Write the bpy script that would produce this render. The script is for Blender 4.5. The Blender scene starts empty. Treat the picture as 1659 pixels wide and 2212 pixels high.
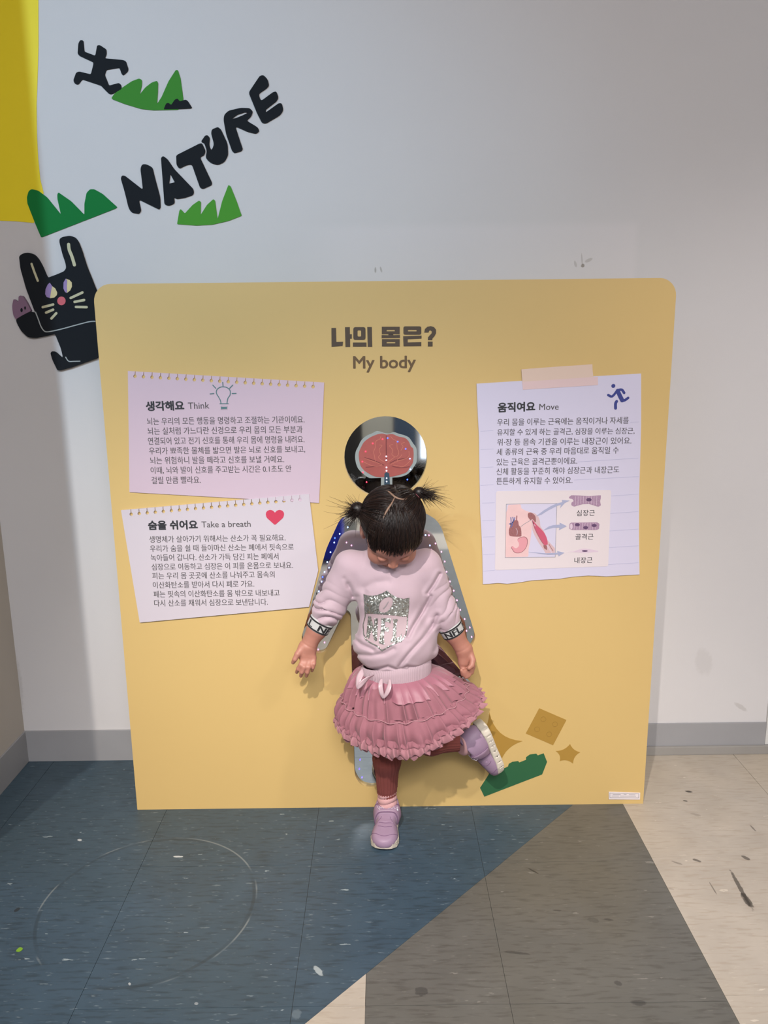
import bpy, bmesh, math, random
import numpy as np
from mathutils import Vector, Matrix
from mathutils.bvhtree import BVHTree

# ------------------------------------------------------------------ camera, world, lamps, exposure
random.seed(7)
rng = np.random.default_rng(7)
S = bpy.context.scene
COL = S.collection
FPX = 1677.1
CC = np.array([0.0, -2.3578, 1.3302])
CR = np.array([0.99993282, -0.00436916, -0.01073577])
CU = np.array([0.0114081, 0.20718597, 0.97823506])
CF = np.array([0.00204976, 0.97829182, -0.2072219])
cd = bpy.data.cameras.new('camera')
cam = bpy.data.objects.new('camera', cd)
COL.objects.link(cam)
cam.matrix_world = Matrix(((CR[0], CU[0], -CF[0], CC[0]), (CR[1], CU[1], -CF[1], CC[1]), (CR[2], CU[2], -CF[2], CC[2]), (0, 0, 0, 1)))
cd.sensor_width = 36.0
cd.lens = FPX / 2212 * 36.0
cd.clip_start = 0.05
S.camera = cam
S.view_settings.view_transform = 'Standard'
S.view_settings.look = 'None'
S.view_settings.gamma = 1.0
S.view_settings.use_curve_mapping = False
S.view_settings.exposure = 0.0

W = bpy.data.worlds.new('world')
S.world = W
W.use_nodes = True
W.node_tree.nodes['Background'].inputs[0].default_value = (0.80, 0.86, 1.0, 1)
W.node_tree.nodes['Background'].inputs[1].default_value = 0.15


def lamp(name, kind, loc, target, power, color, size=0.1, spot=None, blend=0.3):
    l = bpy.data.lights.new(name, kind)
    l.energy = power
    l.color = color
    if kind == 'AREA':
        l.shape = 'DISK'
        l.size = size
    else:
        l.shadow_soft_size = size
    if spot:
        l.spot_size = math.radians(spot)
        l.spot_blend = blend
    o = bpy.data.objects.new(name, l)
    COL.objects.link(o)
    o.location = loc
    o.rotation_euler = (Vector(target) - Vector(loc)).to_track_quat('-Z', 'Y').to_euler()
    return o


# one strong spot from the left front, a softer one on the right, a cool one high on the left wall, two added ceiling fills
lamp('spot_lamp_cool', 'SPOT', (-1.90, -3.30, 2.85), (-0.80, 0.0, 1.60), 262, (0.50, 0.78, 1.0), 0.05, 46, 1.0)
lamp('spot_lamp_left', 'SPOT', (-1.784, -2.85, 2.70), (-0.90, -0.20, 0.15), 235, (1.0, 0.86, 0.70), 0.03, 40, 1.0)
lamp('spot_lamp_main', 'SPOT', (-0.40, -2.75, 2.80), (0.05, -0.42, 0.0), 340, (1.0, 0.92, 0.84), 0.025, 44, 1.0)
lamp('spot_lamp_right', 'SPOT', (1.70, -2.30, 2.85), (1.30, -0.35, 0.0), 190, (1.0, 0.95, 0.90), 0.12, 70, 1.0)
lamp('ceiling_fill_lamp', 'AREA', (0.2, -3.5, 2.95), (0.2, -1.6, 0.0), 122, (1.0, 0.99, 1.0), 1.6)  # added fill that lifts the whole room
lamp('ceiling_fill_lamp', 'AREA', (0.2, -3.9, 2.95), (0.1, -5.0, 0.6), 150, (1.0, 0.98, 0.95), 1.0)  # added to brighten the far end of the room in the mirror


def ray(u, v):
    return CF + CR * (u - 829.5) / FPX + CU * (1106 - v) / FPX


def at(u, v, Y):
    d = ray(u, v)
    return CC + d * ((Y - CC[1]) / d[1])


def flr(u, v):
    d = ray(u, v)
    return CC + d * (-CC[2] / d[2])


# ------------------------------------------------------------------ materials
def lin(h):
    h = h.lstrip('#')
    r = []
    for i in (0, 2, 4):
        c = int(h[i:i + 2], 16) / 255
        r.append(c / 12.92 if c <= 0.04045 else ((c + 0.055) / 1.055) ** 2.4)
    return (*r, 1.0)


def mat(name, color, rough=0.6, metal=0.0, noise=0.0, nscale=20.0, bump=0.0, bscale=200.0, spec=None, emit=None, estr=0.0, alpha=None, sheen=0.0, trans=0.0):
    m = bpy.data.materials.new(name)
    m.use_nodes = True
    nt = m.node_tree
    b = nt.nodes['Principled BSDF']
    c = lin(color) if isinstance(color, str) else color
    b.inputs['Base Color'].default_value = c
    b.inputs['Roughness'].default_value = rough
    b.inputs['Metallic'].default_value = metal
    if spec is not None:
        b.inputs['Specular IOR Level'].default_value = spec
    if sheen:
        b.inputs['Sheen Weight'].default_value = sheen
    if trans:
        b.inputs['Transmission Weight'].default_value = trans
    if alpha is not None:
        b.inputs['Alpha'].default_value = alpha
    if emit:
        b.inputs['Emission Color'].default_value = lin(emit)
        b.inputs['Emission Strength'].default_value = estr
    geo = nt.nodes.new('ShaderNodeNewGeometry')
    if noise:
        n = nt.nodes.new('ShaderNodeTexNoise')
        n.inputs['Scale'].default_value = nscale
        n.inputs['Detail'].default_value = 4
        nt.links.new(geo.outputs['Position'], n.inputs['Vector'])
        mx = nt.nodes.new('ShaderNodeMix')
        mx.data_type = 'RGBA'
        mx.inputs['A'].default_value = tuple(x * (1 - noise) for x in c[:3]) + (1,)
        mx.inputs['B'].default_value = tuple(min(1, x * (1 + noise)) for x in c[:3]) + (1,)
        nt.links.new(n.outputs['Fac'], mx.inputs['Factor'])
        nt.links.new(mx.outputs['Result'], b.inputs['Base Color'])
    if bump:
        n = nt.nodes.new('ShaderNodeTexNoise')
        n.inputs['Scale'].default_value = bscale
        n.inputs['Detail'].default_value = 3
        nt.links.new(geo.outputs['Position'], n.inputs['Vector'])
        bp = nt.nodes.new('ShaderNodeBump')
        bp.inputs['Strength'].default_value = bump
        bp.inputs['Distance'].default_value = 0.002
        nt.links.new(n.outputs['Fac'], bp.inputs['Height'])
        nt.links.new(bp.outputs['Normal'], b.inputs['Normal'])
    return m


class NB:
    """tiny helper for shader math on world position"""
    def __init__(s, m):
        s.nt = m.node_tree
        s.b = s.nt.nodes['Principled BSDF']
        s.geo = s.nt.nodes.new('ShaderNodeNewGeometry')
        s.sep = s.nt.nodes.new('ShaderNodeSeparateXYZ')
        s.nt.links.new(s.geo.outputs['Position'], s.sep.inputs[0])
        s.x, s.y, s.z = s.sep.outputs

    def m(s, op, a, b=None, c=None, clamp=False):
        n = s.nt.nodes.new('ShaderNodeMath')
        n.operation = op
        n.use_clamp = clamp
        for i, v in enumerate((a, b, c)):
            if v is None:
                continue
            if isinstance(v, (int, float)):
                n.inputs[i].default_value = v
            else:
                s.nt.links.new(v, n.inputs[i])
        return n.outputs[0]

    def noise(s, scale, sx=1, sy=1, sz=1, detail=4, off=0.0):
        mp = s.nt.nodes.new('ShaderNodeMapping')
        mp.inputs['Scale'].default_value = (sx, sy, sz)
        mp.inputs['Location'].default_value = (off, off, off)
        s.nt.links.new(s.geo.outputs['Position'], mp.inputs['Vector'])
        n = s.nt.nodes.new('ShaderNodeTexNoise')
        n.inputs['Scale'].default_value = scale
        n.inputs['Detail'].default_value = detail
        s.nt.links.new(mp.outputs[0], n.inputs['Vector'])
        return n.outputs['Fac']

    def step(s, v, lo, hi):
        n = s.nt.nodes.new('ShaderNodeMapRange')
        n.interpolation_type = 'SMOOTHSTEP'
        n.inputs['From Min'].default_value = lo
        n.inputs['From Max'].default_value = hi
        s.nt.links.new(v, n.inputs['Value'])
        return n.outputs[0]

    def mix(s, f, a, b):
        n = s.nt.nodes.new('ShaderNodeMix')
        n.data_type = 'RGBA'
        for k, v in (('Factor', f), ('A', a), ('B', b)):
            if isinstance(v, (int, float)):
                n.inputs[k].default_value = v
            elif isinstance(v, tuple):
                n.inputs[k].default_value = v
            else:
                s.nt.links.new(v, n.inputs[k])
        return n.outputs['Result']

    def ellipse(s, cx, cy, ang, a, b, axes=None):
        X, Y = axes or (s.x, s.y)
        dx = s.m('SUBTRACT', X, cx)
        dy = s.m('SUBTRACT', Y, cy)
        ca, sa = math.cos(ang), math.sin(ang)
        p = s.m('ADD', s.m('MULTIPLY', dx, ca / a), s.m('MULTIPLY', dy, sa / a))
        q = s.m('ADD', s.m('MULTIPLY', dx, -sa / b), s.m('MULTIPLY', dy, ca / b))
        return s.m('ADD', s.m('MULTIPLY', p, p), s.m('MULTIPLY', q, q))

    def bump(s, h, strength=0.3, dist=0.002):
        bp = s.nt.nodes.new('ShaderNodeBump')
        bp.inputs['Strength'].default_value = strength
        bp.inputs['Distance'].default_value = dist
        s.nt.links.new(h, bp.inputs['Height'])
        s.nt.links.new(bp.outputs[0], s.b.inputs['Normal'])


def floor_mat(name, base, fleck, dark, fl_amt, rough, ring=False, marks=()):
    m = mat(name, base, rough, spec=0.45)
    n = NB(m)
    c = n.mix(n.noise(9, detail=6), tuple(x * 0.80 for x in lin(base)[:3]) + (1,), tuple(min(1, x * 1.22) for x in lin(base)[:3]) + (1,))
    c = n.mix(n.m('MULTIPLY', n.step(n.noise(1.6, detail=3, off=1.7), 0.40, 0.62), 0.40), c, tuple(v_ * k_ for v_, k_ in zip(lin(base)[:3], (1.05, .96, .78))) + (1,))
    c = n.mix(n.m('MULTIPLY', n.step(n.noise(90, 0.22, 1.4, 1, 6), 0.48, 0.70), 0.60), c, lin(dark))
    fl = n.m('MULTIPLY', n.step(n.noise(120, 0.30, 1.3, 1, 6, 3.1), 0.62, 0.72), fl_amt * .6)
    c = n.mix(fl, c, lin(fleck))
    fl2 = n.m('MULTIPLY', n.step(n.noise(46, 0.45, 1.2, 1, 6, 9.7), 0.705, 0.725), min(1.0, fl_amt * 1.5))
    c = n.mix(fl2, c, lin(fleck))
    if ring:
        dx = n.m('SUBTRACT', n.x, -0.585)
        dy = n.m('SUBTRACT', n.y, -0.69)
        d = n.m('SQRT', n.m('ADD', n.m('MULTIPLY', dx, dx), n.m('MULTIPLY', dy, dy)))
        dd = n.m('ABSOLUTE', n.m('SUBTRACT', d, 0.256))
        k = n.m('SUBTRACT', 1.0, n.step(dd, 0.002, 0.006))
        br = n.step(n.noise(5, detail=3, off=2.0), 0.40, 0.58)
        c = n.mix(n.m('MULTIPLY', n.m('MULTIPLY', k, br), 0.32), c, lin('#1e2222'))
        d3 = n.m('ABSOLUTE', n.m('SUBTRACT', d, 0.262))
        k3 = n.m('SUBTRACT', 1.0, n.step(d3, 0.001, 0.003))
        br3 = n.step(n.noise(7, detail=3, off=5.0), 0.45, 0.60)
        c = n.mix(n.m('MULTIPLY', n.m('MULTIPLY', k3, br3), 0.22), c, lin('#b8bcb8'))
    for (cx, cy, ang, a, b, col, am) in marks:
        e = n.ellipse(cx, cy, ang, a, b)
        e = n.m('ADD', e, n.m('MULTIPLY', n.m('SUBTRACT', n.noise(90, detail=3), 0.5), 1.6))
        k = n.m('MULTIPLY', n.m('SUBTRACT', 1.0, n.step(e, 0.5, 1.0)), am)
        c = n.mix(k, c, lin(col))
    n.nt.links.new(c, n.b.inputs['Base Color'])
    rr = n.m('ADD', n.m('MULTIPLY', n.noise(14, detail=5, off=4), 0.25), rough - 0.12)
    n.nt.links.new(rr, n.b.inputs['Roughness'])
    n.bump(n.noise(120, detail=3), 0.08, 0.001)
    return m


def wmark(u1, v1, u2, v2, wid, col='#2c2620', am=0.8):
    a = flr(u1, v1); b = flr(u2, v2)
    c = (a + b) / 2; d = b - a
    L = math.hypot(d[0], d[1])
    return (float(c[0]), float(c[1]), math.atan2(d[1], d[0]), L / 2, wid, col, am)


white_marks = [wmark(1479, 1709, 1497, 1711, .006, am=.9), wmark(1474, 1729, 1486, 1731, .004), wmark(1575, 1875, 1625, 1966, .006, am=.75),
               wmark(1600, 1925, 1628, 1966, .010, am=.8), wmark(1495, 1855, 1515, 1862, .006, am=.7), wmark(1600, 1848, 1622, 1858, .007, am=.7),
               wmark(1532, 1905, 1550, 1935, .002, am=.6), wmark(1618, 1780, 1634, 1797, .003, am=.6), wmark(1450, 1860, 1475, 1868, .004, am=.4),
               wmark(1490, 1757, 1515, 1762, .006, '#6a6258', .35), wmark(1440, 1918, 1458, 1922, .004, '#5a5248', .3)]
grey_marks = [wmark(1140, 1875, 1164, 1888, .003, '#252422', .7), wmark(1085, 2055, 1150, 2062, .004, '#303030', .6), wmark(895, 2138, 925, 2145, .014, '#303030', .55),
              wmark(1360, 2165, 1400, 2168, .008, '#303030', .6), wmark(1325, 2122, 1345, 2126, .007, '#303030', .55), wmark(1268, 1985, 1295, 1990, .010, '#3a3a38', .4),
              wmark(1192, 1966, 1215, 1967, .003, '#303030', .6), wmark(1300, 1985, 1326, 1988, .004, '#303030', .6)]
blue_marks = [wmark(372, 1850, 396, 1851, .004, '#c9ced0', .75), wmark(167, 1813, 177, 1816, .005, '#c9ced0', .7), wmark(277, 2127, 283, 2124, .005, '#b9bec0', .6),
              wmark(420, 2166, 428, 2170, .004, '#b9bec0', .4), wmark(30, 1965, 42, 1966, .008, '#22201e', .7), wmark(630, 2188, 650, 2195, .014, '#9aa6ac', .18),
              wmark(676, 2086, 698, 2108, .007, '#b9c2c4', .55)]  # last mark: pale light patch thrown by the mirror, painted into the tile
M = {}
M['tile_blue'] = floor_mat('tile_blue', '#394b5a', '#8f9ca2', '#28343c', 0.55, 0.42, True, blue_marks)
M['tile_grey'] = floor_mat('tile_grey', '#5b5a57', '#8d8a84', '#45433f', 0.30, 0.45, False, grey_marks)
M['tile_white'] = floor_mat('tile_white', '#a89f95', '#d2c8ba', '#9a8e80', 0.35, 0.45, False, white_marks)
M['grout'] = mat('grout', '#3a3a38', 0.9)


def wall_mat():
    m = mat('wall_paint', '#c9c5c6', 0.75, spec=0.25)
    n = NB(m)
    c = n.mix(n.noise(1.3, detail=5), lin('#c2bfc2'), lin('#cdcbcd'))
    # faint repainted patch above the panel
    px = n.m('MULTIPLY', n.step(n.x, -0.30, -0.05), n.m('SUBTRACT', 1.0, n.step(n.x, 0.73, 0.76)))
    pz = n.m('MULTIPLY', n.step(n.z, 1.3, 1.4), n.m('SUBTRACT', 1.0, n.step(n.z, 1.655, 1.69)))
    c = n.mix(n.m('MULTIPLY', n.m('MULTIPLY', px, pz), 0.30), c, lin('#d8d2d6'))
    # small stains above the panel and scuffs
    for (u, v, a, b, ang, am) in ((811, 583, .003, .009, .0, .5), (823, 582, .003, .009, .3, .4), (1259, 574, .006, .006, 0, .7), (1257, 560, .002, .018, .1, .35),
                                  (1272, 562, .012, .005, .4, .3), (1243, 570, .004, .010, .3, .3), (1600, 1527, .028, .008, -.6, .22), (1520, 1430, .03, .05, .2, .10), (36, 1480, .02, .12, 0, .18)):
        p = at(u, v, 0)
        e = n.ellipse(float(p[0]), float(p[2]), ang, a, b, (n.x, n.z))
        e = n.m('ADD', e, n.m('MULTIPLY', n.m('SUBTRACT', n.noise(80, detail=3), 0.5), 1.2))
        c = n.mix(n.m('MULTIPLY', n.m('SUBTRACT', 1.0, n.step(e, 0.4, 1.2)), am), c, lin('#6e6458'))
    n.nt.links.new(c, n.b.inputs['Base Color'])
    n.bump(n.noise(260, detail=3), 0.12, 0.001)
    return m


M['wall'] = wall_mat()
M['wall_left'] = mat('wall_left_paint', '#b8b0a8', 0.75, noise=.06, nscale=2.5, bump=.1, bscale=260, spec=.25)
M['base'] = mat('baseboard_vinyl', '#939397', 0.5, noise=.10, nscale=6, bump=.05)
M['base_low'] = mat('baseboard_lip', '#8e8b88', 0.5, noise=.12, nscale=8)
M['yellow_wall'] = mat('yellow_mural_paint', '#e6cf10', 0.6, noise=.05, nscale=3)
M['black'] = mat('black_decal', '#15191f', 0.8, spec=.2, noise=.05, nscale=4)
M['green_dark'] = mat('green_decal', '#0c7034', 0.75, spec=.2)
M['green_mid'] = mat('grass_green_decal', '#3a802e', 0.75, spec=.2)
M['green_light'] = mat('light_green_decal', '#478f30', 0.75, spec=.2)
M['cream'] = mat('cream_print', '#b9b596', 0.6)
M['pale'] = mat('pale_line', '#9aa0a2', 0.6)
M['cream_eye'] = mat('eye_cream', '#cdbd8e', 0.6)
M['purple'] = mat('purple_print', '#8f76ab', 0.6)
M['mauve'] = mat('mauve_print', '#7c5f78', 0.6)
M['rednose'] = mat('red_nose', '#c45560', 0.55)
M['board'] = mat('panel_yellow', '#c5a86e', 0.5, noise=.02, nscale=3, spec=.35)
M['board_edge'] = mat('panel_edge', '#d9c27a', 0.4)
M['mirror'] = mat('mirror_acrylic', (0.66, 0.70, 0.72, 1), 0.035, 1.0)
M['title'] = mat('title_print', '#40301f', 0.55)
M['title2'] = mat('title_brown', '#5c4425', 0.55)
M['note_pink'] = mat('note_lavender', '#bfaab8', 0.6)
M['note_white'] = mat('note_pale', '#bfb6bf', 0.6)
M['note_blue'] = mat('note_blue', '#c2bdd2', 0.6)
M['note_edge'] = mat('note_edge', '#8d7f66', 0.6)
M['ink'] = mat('ink_grey', '#4a4648', 0.6)
M['ink_dark'] = mat('ink_dark', '#25262c', 0.6)
M['rule'] = mat('rule_line', '#a3a3c0', 0.6)
M['tape'] = mat('tape', '#ccb4a6', 0.5)
M['tape2'] = mat('tape_over', '#cdb3b4', 0.5)
M['navy'] = mat('navy_icon', '#28327c', 0.6)
M['teal'] = mat('teal_icon', '#4c6e72', 0.6)
M['heart'] = mat('heart_red', '#bd3350', 0.6)
M['card'] = mat('card', '#cfc4c8', 0.6)
M['frame_ln'] = mat('frame_line', '#8c8a90', 0.6)
M['skinprint'] = mat('print_skin', '#d6b3b4', 0.6, noise=.06, nscale=60)
M['skinprint2'] = mat('print_shade', '#c3a6aa', 0.6)
M['organ'] = mat('print_organ', '#cf8f98', 0.6)
M['organ_line'] = mat('print_organ_line', '#8f5a62', 0.6)
M['muscle'] = mat('print_muscle', '#b9506a', 0.6)
M['heartprint'] = mat('print_heart', '#8d5a5c', 0.6, noise=.4, nscale=300)
M['vein'] = mat('print_vein', '#56629a', 0.6)
M['arrow'] = mat('print_arrow', '#9a9db8', 0.6)
M['fibre'] = mat('print_fibre', '#9a7d96', 0.6, noise=.4, nscale=500)
M['fibre_dk'] = mat('print_fibre_dark', '#553a5e', 0.6)
M['fibre_lt'] = mat('print_fibre_light', '#c8b4c4', 0.6)
M['gold'] = mat('gold_print', '#a07c34', 0.55)
M['gold_line'] = mat('gold_line', '#86662a', 0.55)
M['green_brick'] = mat('green_print', '#265a38', 0.55)
M['plate'] = mat('label_plate', '#d8cfd2', 0.5)
M['brain'] = mat('brain_print', '#9a4f4a', 0.45, noise=.15, nscale=60)
M['brain_line'] = mat('brain_vein', '#b86f5e', 0.45)
M['brain_dk'] = mat('brain_fold', '#6a2c30', 0.45)
M['halo'] = mat('frosted_halo', '#8f9797', 0.35, noise=.08, nscale=40)
M['stem'] = mat('brain_stem', '#5a7286', 0.2, metal=.6)
M['led_blue'] = mat('led_blue', '#3a55ff', 0.3, emit='#2a48ff', estr=7)
M['led_ice'] = mat('led_ice', '#a8c0ff', 0.3, emit='#7f9cff', estr=6)
M['led_red'] = mat('led_red', '#ff3a50', 0.3, emit='#ff2840', estr=4)
M['led_pink'] = mat('led_pink', '#ff9ac8', 0.3, emit='#f48ac8', estr=3)
M['led_violet'] = mat('led_violet', '#7a6aff', 0.3, emit='#5a48f0', estr=4)
M['led_white'] = mat('led_white', '#e8e4ff', 0.3, emit='#d8d4ff', estr=5)
M['ceiling'] = mat('ceiling_paint', '#bdbdbd', 0.8)
M['room_dark'] = mat('dark_panel', '#161412', 0.5)
M['room_beige'] = mat('beige_pillar', '#8f8b80', 0.7)
M['room_navy'] = mat('navy_board', '#2c3a4c', 0.5)
M['room_blue'] = mat('blue_block', '#1230e0', 0.5)
M['window_glow'] = mat('daylight_window', '#ffffff', 0.4, emit='#e8f0ff', estr=1.6)


def skin_mat():
    m = mat('skin', '#aa7566', 0.5, noise=.05, nscale=40, bump=.06, bscale=500)
    b = m.node_tree.nodes['Principled BSDF']
    b.inputs['Subsurface Weight'].default_value = 0.12
    b.inputs['Subsurface Radius'].default_value = (0.012, 0.005, 0.003)
    b.inputs['Subsurface Scale'].default_value = 0.6
    return m


M['skin'] = skin_mat()
M['lip'] = mat('lip', '#a8605a', 0.45)
M['hair'] = mat('hair', '#1b1312', 0.42, spec=.35)
M['hair2'] = mat('hair_brown', '#2a1c17', 0.42, spec=.35)
M['scalp'] = mat('scalp', '#1e1514', 0.55)
M['part_skin'] = mat('hair_parting', '#7f6555', 0.6)
M['tie'] = mat('hair_tie', '#a8606c', 0.5)
M['shirt'] = mat('sweatshirt_cotton', '#b49ea9', 0.85, noise=.03, nscale=30, bump=.12, bscale=900, sheen=.2)
M['rib'] = mat('sweatshirt_ribbing', '#b09aa4', 0.85, noise=.03, nscale=30, bump=.2, bscale=500, sheen=.2)
M['cuff'] = mat('cuff_white', '#b3b3b3', 0.8, bump=.1, bscale=800)
M['cuff_black'] = mat('cuff_black', '#1c1c20', 0.75)


def sequin_mat():
    m = mat('silver_sequins', '#b4b6b3', 0.34, metal=.85)
    n = NB(m)
    v = n.nt.nodes.new('ShaderNodeTexVoronoi')
    v.inputs['Scale'].default_value = 320
    n.nt.links.new(n.geo.outputs['Position'], v.inputs['Vector'])
    ns = n.nt.nodes.new('ShaderNodeVectorMath'); ns.operation = 'SUBTRACT'
    n.nt.links.new(v.outputs['Color'], ns.inputs[0]); ns.inputs[1].default_value = (.5, .5, .5)
    sc = n.nt.nodes.new('ShaderNodeVectorMath'); sc.operation = 'SCALE'
    sc.inputs['Scale'].default_value = 0.8
    n.nt.links.new(ns.outputs[0], sc.inputs[0])
    ad = n.nt.nodes.new('ShaderNodeVectorMath'); ad.operation = 'ADD'
    n.nt.links.new(n.geo.outputs['Normal'], ad.inputs[0]); n.nt.links.new(sc.outputs[0], ad.inputs[1])
    nm = n.nt.nodes.new('ShaderNodeVectorMath'); nm.operation = 'NORMALIZE'
    n.nt.links.new(ad.outputs[0], nm.inputs[0])
    n.nt.links.new(nm.outputs[0], n.b.inputs['Normal'])
    return m


M['sequin'] = sequin_mat()
M['emblem'] = mat('emblem_pink', '#ad989f', 0.7)
M['emblem_outline'] = mat('emblem_outline', '#aaa2a8', 0.35, metal=.5)


def tulle_mat(name, color, amt=0.16):
    m = mat(name, color, 0.85, sheen=.12, bump=.15, bscale=900, spec=.2)
    n = NB(m)
    c = n.mix(n.noise(45, 1, 1, .25, 4), tuple(x * (1 - amt) for x in lin(color)[:3]) + (1,), tuple(min(1, x * (1 + amt)) for x in lin(color)[:3]) + (1,))
    n.nt.links.new(c, n.b.inputs['Base Color'])
    return m


M['tulle'] = tulle_mat('pink_tulle', '#90606b')
M['tulle_lt'] = tulle_mat('pink_tulle_trim', '#9d6f78')
M['tulle_seam'] = mat('tulle_seam', '#aa7e87', 0.8)
M['satin'] = mat('pink_satin', '#9a6272', 0.5, noise=.06, nscale=40, sheen=.3)
M['ribbon'] = mat('satin_ribbon', '#c0a7b0', 0.28, spec=.6)
M['legging'] = mat('rust_leggings', '#7c3e39', 0.85, bump=.1, bscale=700)
M['sock'] = mat('pink_sock', '#bd9294', 0.85, bump=.15, bscale=700)
M['shoe'] = mat('lilac_shoe_leather', '#927a92', 0.5, noise=.05, nscale=60, spec=.4)
M['shoe2'] = mat('lilac_shoe_strap', '#8b7288', 0.5, noise=.05, nscale=60, spec=.4)
M['shoe_dk'] = mat('plum_shoe_lining', '#4a3450', 0.7)
M['seam'] = mat('shoe_seam', '#6d4f70', 0.6)
M['sole'] = mat('shoe_sole', '#c4bbae', 0.6, noise=.12, nscale=70)
M['sole_dot'] = mat('sole_dots', '#6f6a60', 0.6)
M['silver'] = mat('silver_piping', '#e4dce8', 0.25, metal=.4)
M['trim_white'] = mat('white_trim', '#c8c8c8', 0.6)
M['leaf'] = mat('green_scrap', '#6f9a2a', 0.6)
M['putty'] = mat('ceiling_rail', '#9a9a9a', 0.4)

# ------------------------------------------------------------------ object helpers
BASE = {}


def mesh(name, V, F, m, parent=None, smooth=False, origin=None):
    V = np.asarray(V, float).reshape(-1, 3)
    if parent is not None:
        org = BASE[parent.name] if origin is None else np.asarray(origin, float)
    else:
        org = np.array([(V[:, 0].min() + V[:, 0].max()) / 2, (V[:, 1].min() + V[:, 1].max()) / 2, V[:, 2].min()]) if origin is None else np.asarray(origin, float)
    me = bpy.data.meshes.new(name)
    F = F if isinstance(F, list) else F.tolist()
    me.from_pydata((V - org).tolist(), [], F)
    ms = m if isinstance(m, (list, tuple)) else [m]
    for x in ms:
        me.materials.append(M[x] if isinstance(x, str) else x)
    me.update()
    if smooth:
        me.polygons.foreach_set('use_smooth', [True] * len(me.polygons))
    o = bpy.data.objects.new(name, me)
    COL.objects.link(o)
    if parent is not None:
        o.parent = parent
        o.location = org - BASE[parent.name]
    else:
        o.location = org
    BASE[o.name] = org
    return o


def thing(name, label, cat, loc, group=None):
    o = bpy.data.objects.new(name, None)
    o.empty_display_size = 0.05
    COL.objects.link(o)
    o.location = loc
    BASE[o.name] = np.array(loc, float)
    tag(o, label, cat, group)
    return o


def tag(o, label=None, cat=None, group=None, kind=None):
    if label: o['label'] = label
    if cat: o['category'] = cat
    if group: o['group'] = group
    if kind: o['kind'] = kind
    return o


def struct(o):
    o['kind'] = 'structure'
    return o


def box(name, lo, hi, m, parent=None, bevel=0.0, **k):
    bm = bmesh.new()
    bmesh.ops.create_cube(bm, size=1)
    lo = np.array(lo, float); hi = np.array(hi, float)
    for v in bm.verts:
        v.co = Vector(((lo + hi) / 2 + np.array(v.co) * (hi - lo)).tolist())
    if bevel:
        bmesh.ops.bevel(bm, geom=bm.edges[:], offset=bevel, segments=2, affect='EDGES', profile=0.7)
    V = [tuple(v.co) for v in bm.verts]
    bm.verts.index_update()
    F = [[v.index for v in f.verts] for f in bm.faces]
    bm.free()
    return mesh(name, V, F, m, parent, **k)


def catmull(P, n=6, closed=True):
    P = np.asarray(P, float)
    N = len(P)
    out = []
    rngi = range(N) if closed else range(N - 1)
    for i in rngi:
        if closed:
            a, b, c, d = P[(i - 1) % N], P[i], P[(i + 1) % N], P[(i + 2) % N]
        else:
            a, b, c, d = P[max(i - 1, 0)], P[i], P[i + 1], P[min(i + 2, N - 1)]
        for k in range(n):
            t = k / n
            out.append(0.5 * ((2 * b) + (-a + c) * t + (2 * a - 5 * b + 4 * c - d) * t * t + (-a + 3 * b - 3 * c + d) * t ** 3))
    if not closed:
        out.append(P[-1])
    return np.array(out)


def round_poly(P, r, n=4):
    """round the corners of a polygon by radius r"""
    P = np.asarray(P, float)
    N = len(P)
    out = []
    for i in range(N):
        a, b, c = P[i - 1], P[i], P[(i + 1) % N]
        la, lc = np.linalg.norm(a - b), np.linalg.norm(c - b)
        rr = min(r, la * .45, lc * .45)
        p = b + (a - b) / la * rr
        q = b + (c - b) / lc * rr
        for k in range(n + 1):
            t = k / n
            out.append((1 - t) ** 2 * p + 2 * t * (1 - t) * b + t * t * q)
    return np.array(out)


def fill2d(loops, thick=0.0):
    """2D loops (holes by even-odd) -> V(n,3), F using a filled curve; z 0..thick"""
    cu = bpy.data.curves.new('tmp', 'CURVE')
    cu.dimensions = '2D'
    cu.fill_mode = 'BOTH'
    cu.extrude = thick / 2 if thick else 0
    for L in loops:
        L = np.asarray(L, float)
        s = cu.splines.new('POLY')
        s.points.add(len(L) - 1)
        co = np.zeros((len(L), 4)); co[:, :2] = L; co[:, 3] = 1
        s.points.foreach_set('co', co.ravel())
        s.use_cyclic_u = True
    o = bpy.data.objects.new('tmp', cu)
    COL.objects.link(o)
    me = bpy.data.meshes.new_from_object(o.evaluated_get(bpy.context.evaluated_depsgraph_get()))
    V = np.zeros(len(me.vertices) * 3)
    me.vertices.foreach_get('co', V)
    V = V.reshape(-1, 3)
    if thick:
        V[:, 2] += thick / 2
    F = [list(p.vertices) for p in me.polygons]
    bpy.data.objects.remove(o); bpy.data.curves.remove(cu); bpy.data.meshes.remove(me)
    return V, F


def px2(P, Y):
    """photo pixels -> (x,z) on the real plane y=Y"""
    return np.array([at(p[0], p[1], Y)[[0, 2]] for p in P])


def crop(x0, y0, w, W_=1659.0):
    s = w / W_
    return lambda P: [(x0 + p[0] * s, y0 + p[1] * s) for p in P]


def plate(name, loopsxz, Yback, thick, m, parent=None):
    """flat piece with thickness standing in front of plane Yback (faces -y)"""
    V, F = fill2d(loopsxz, thick)
    W3 = np.stack([V[:, 0], Yback - V[:, 2], V[:, 1]], 1)
    return mesh(name, W3, F, m, parent)


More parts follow.
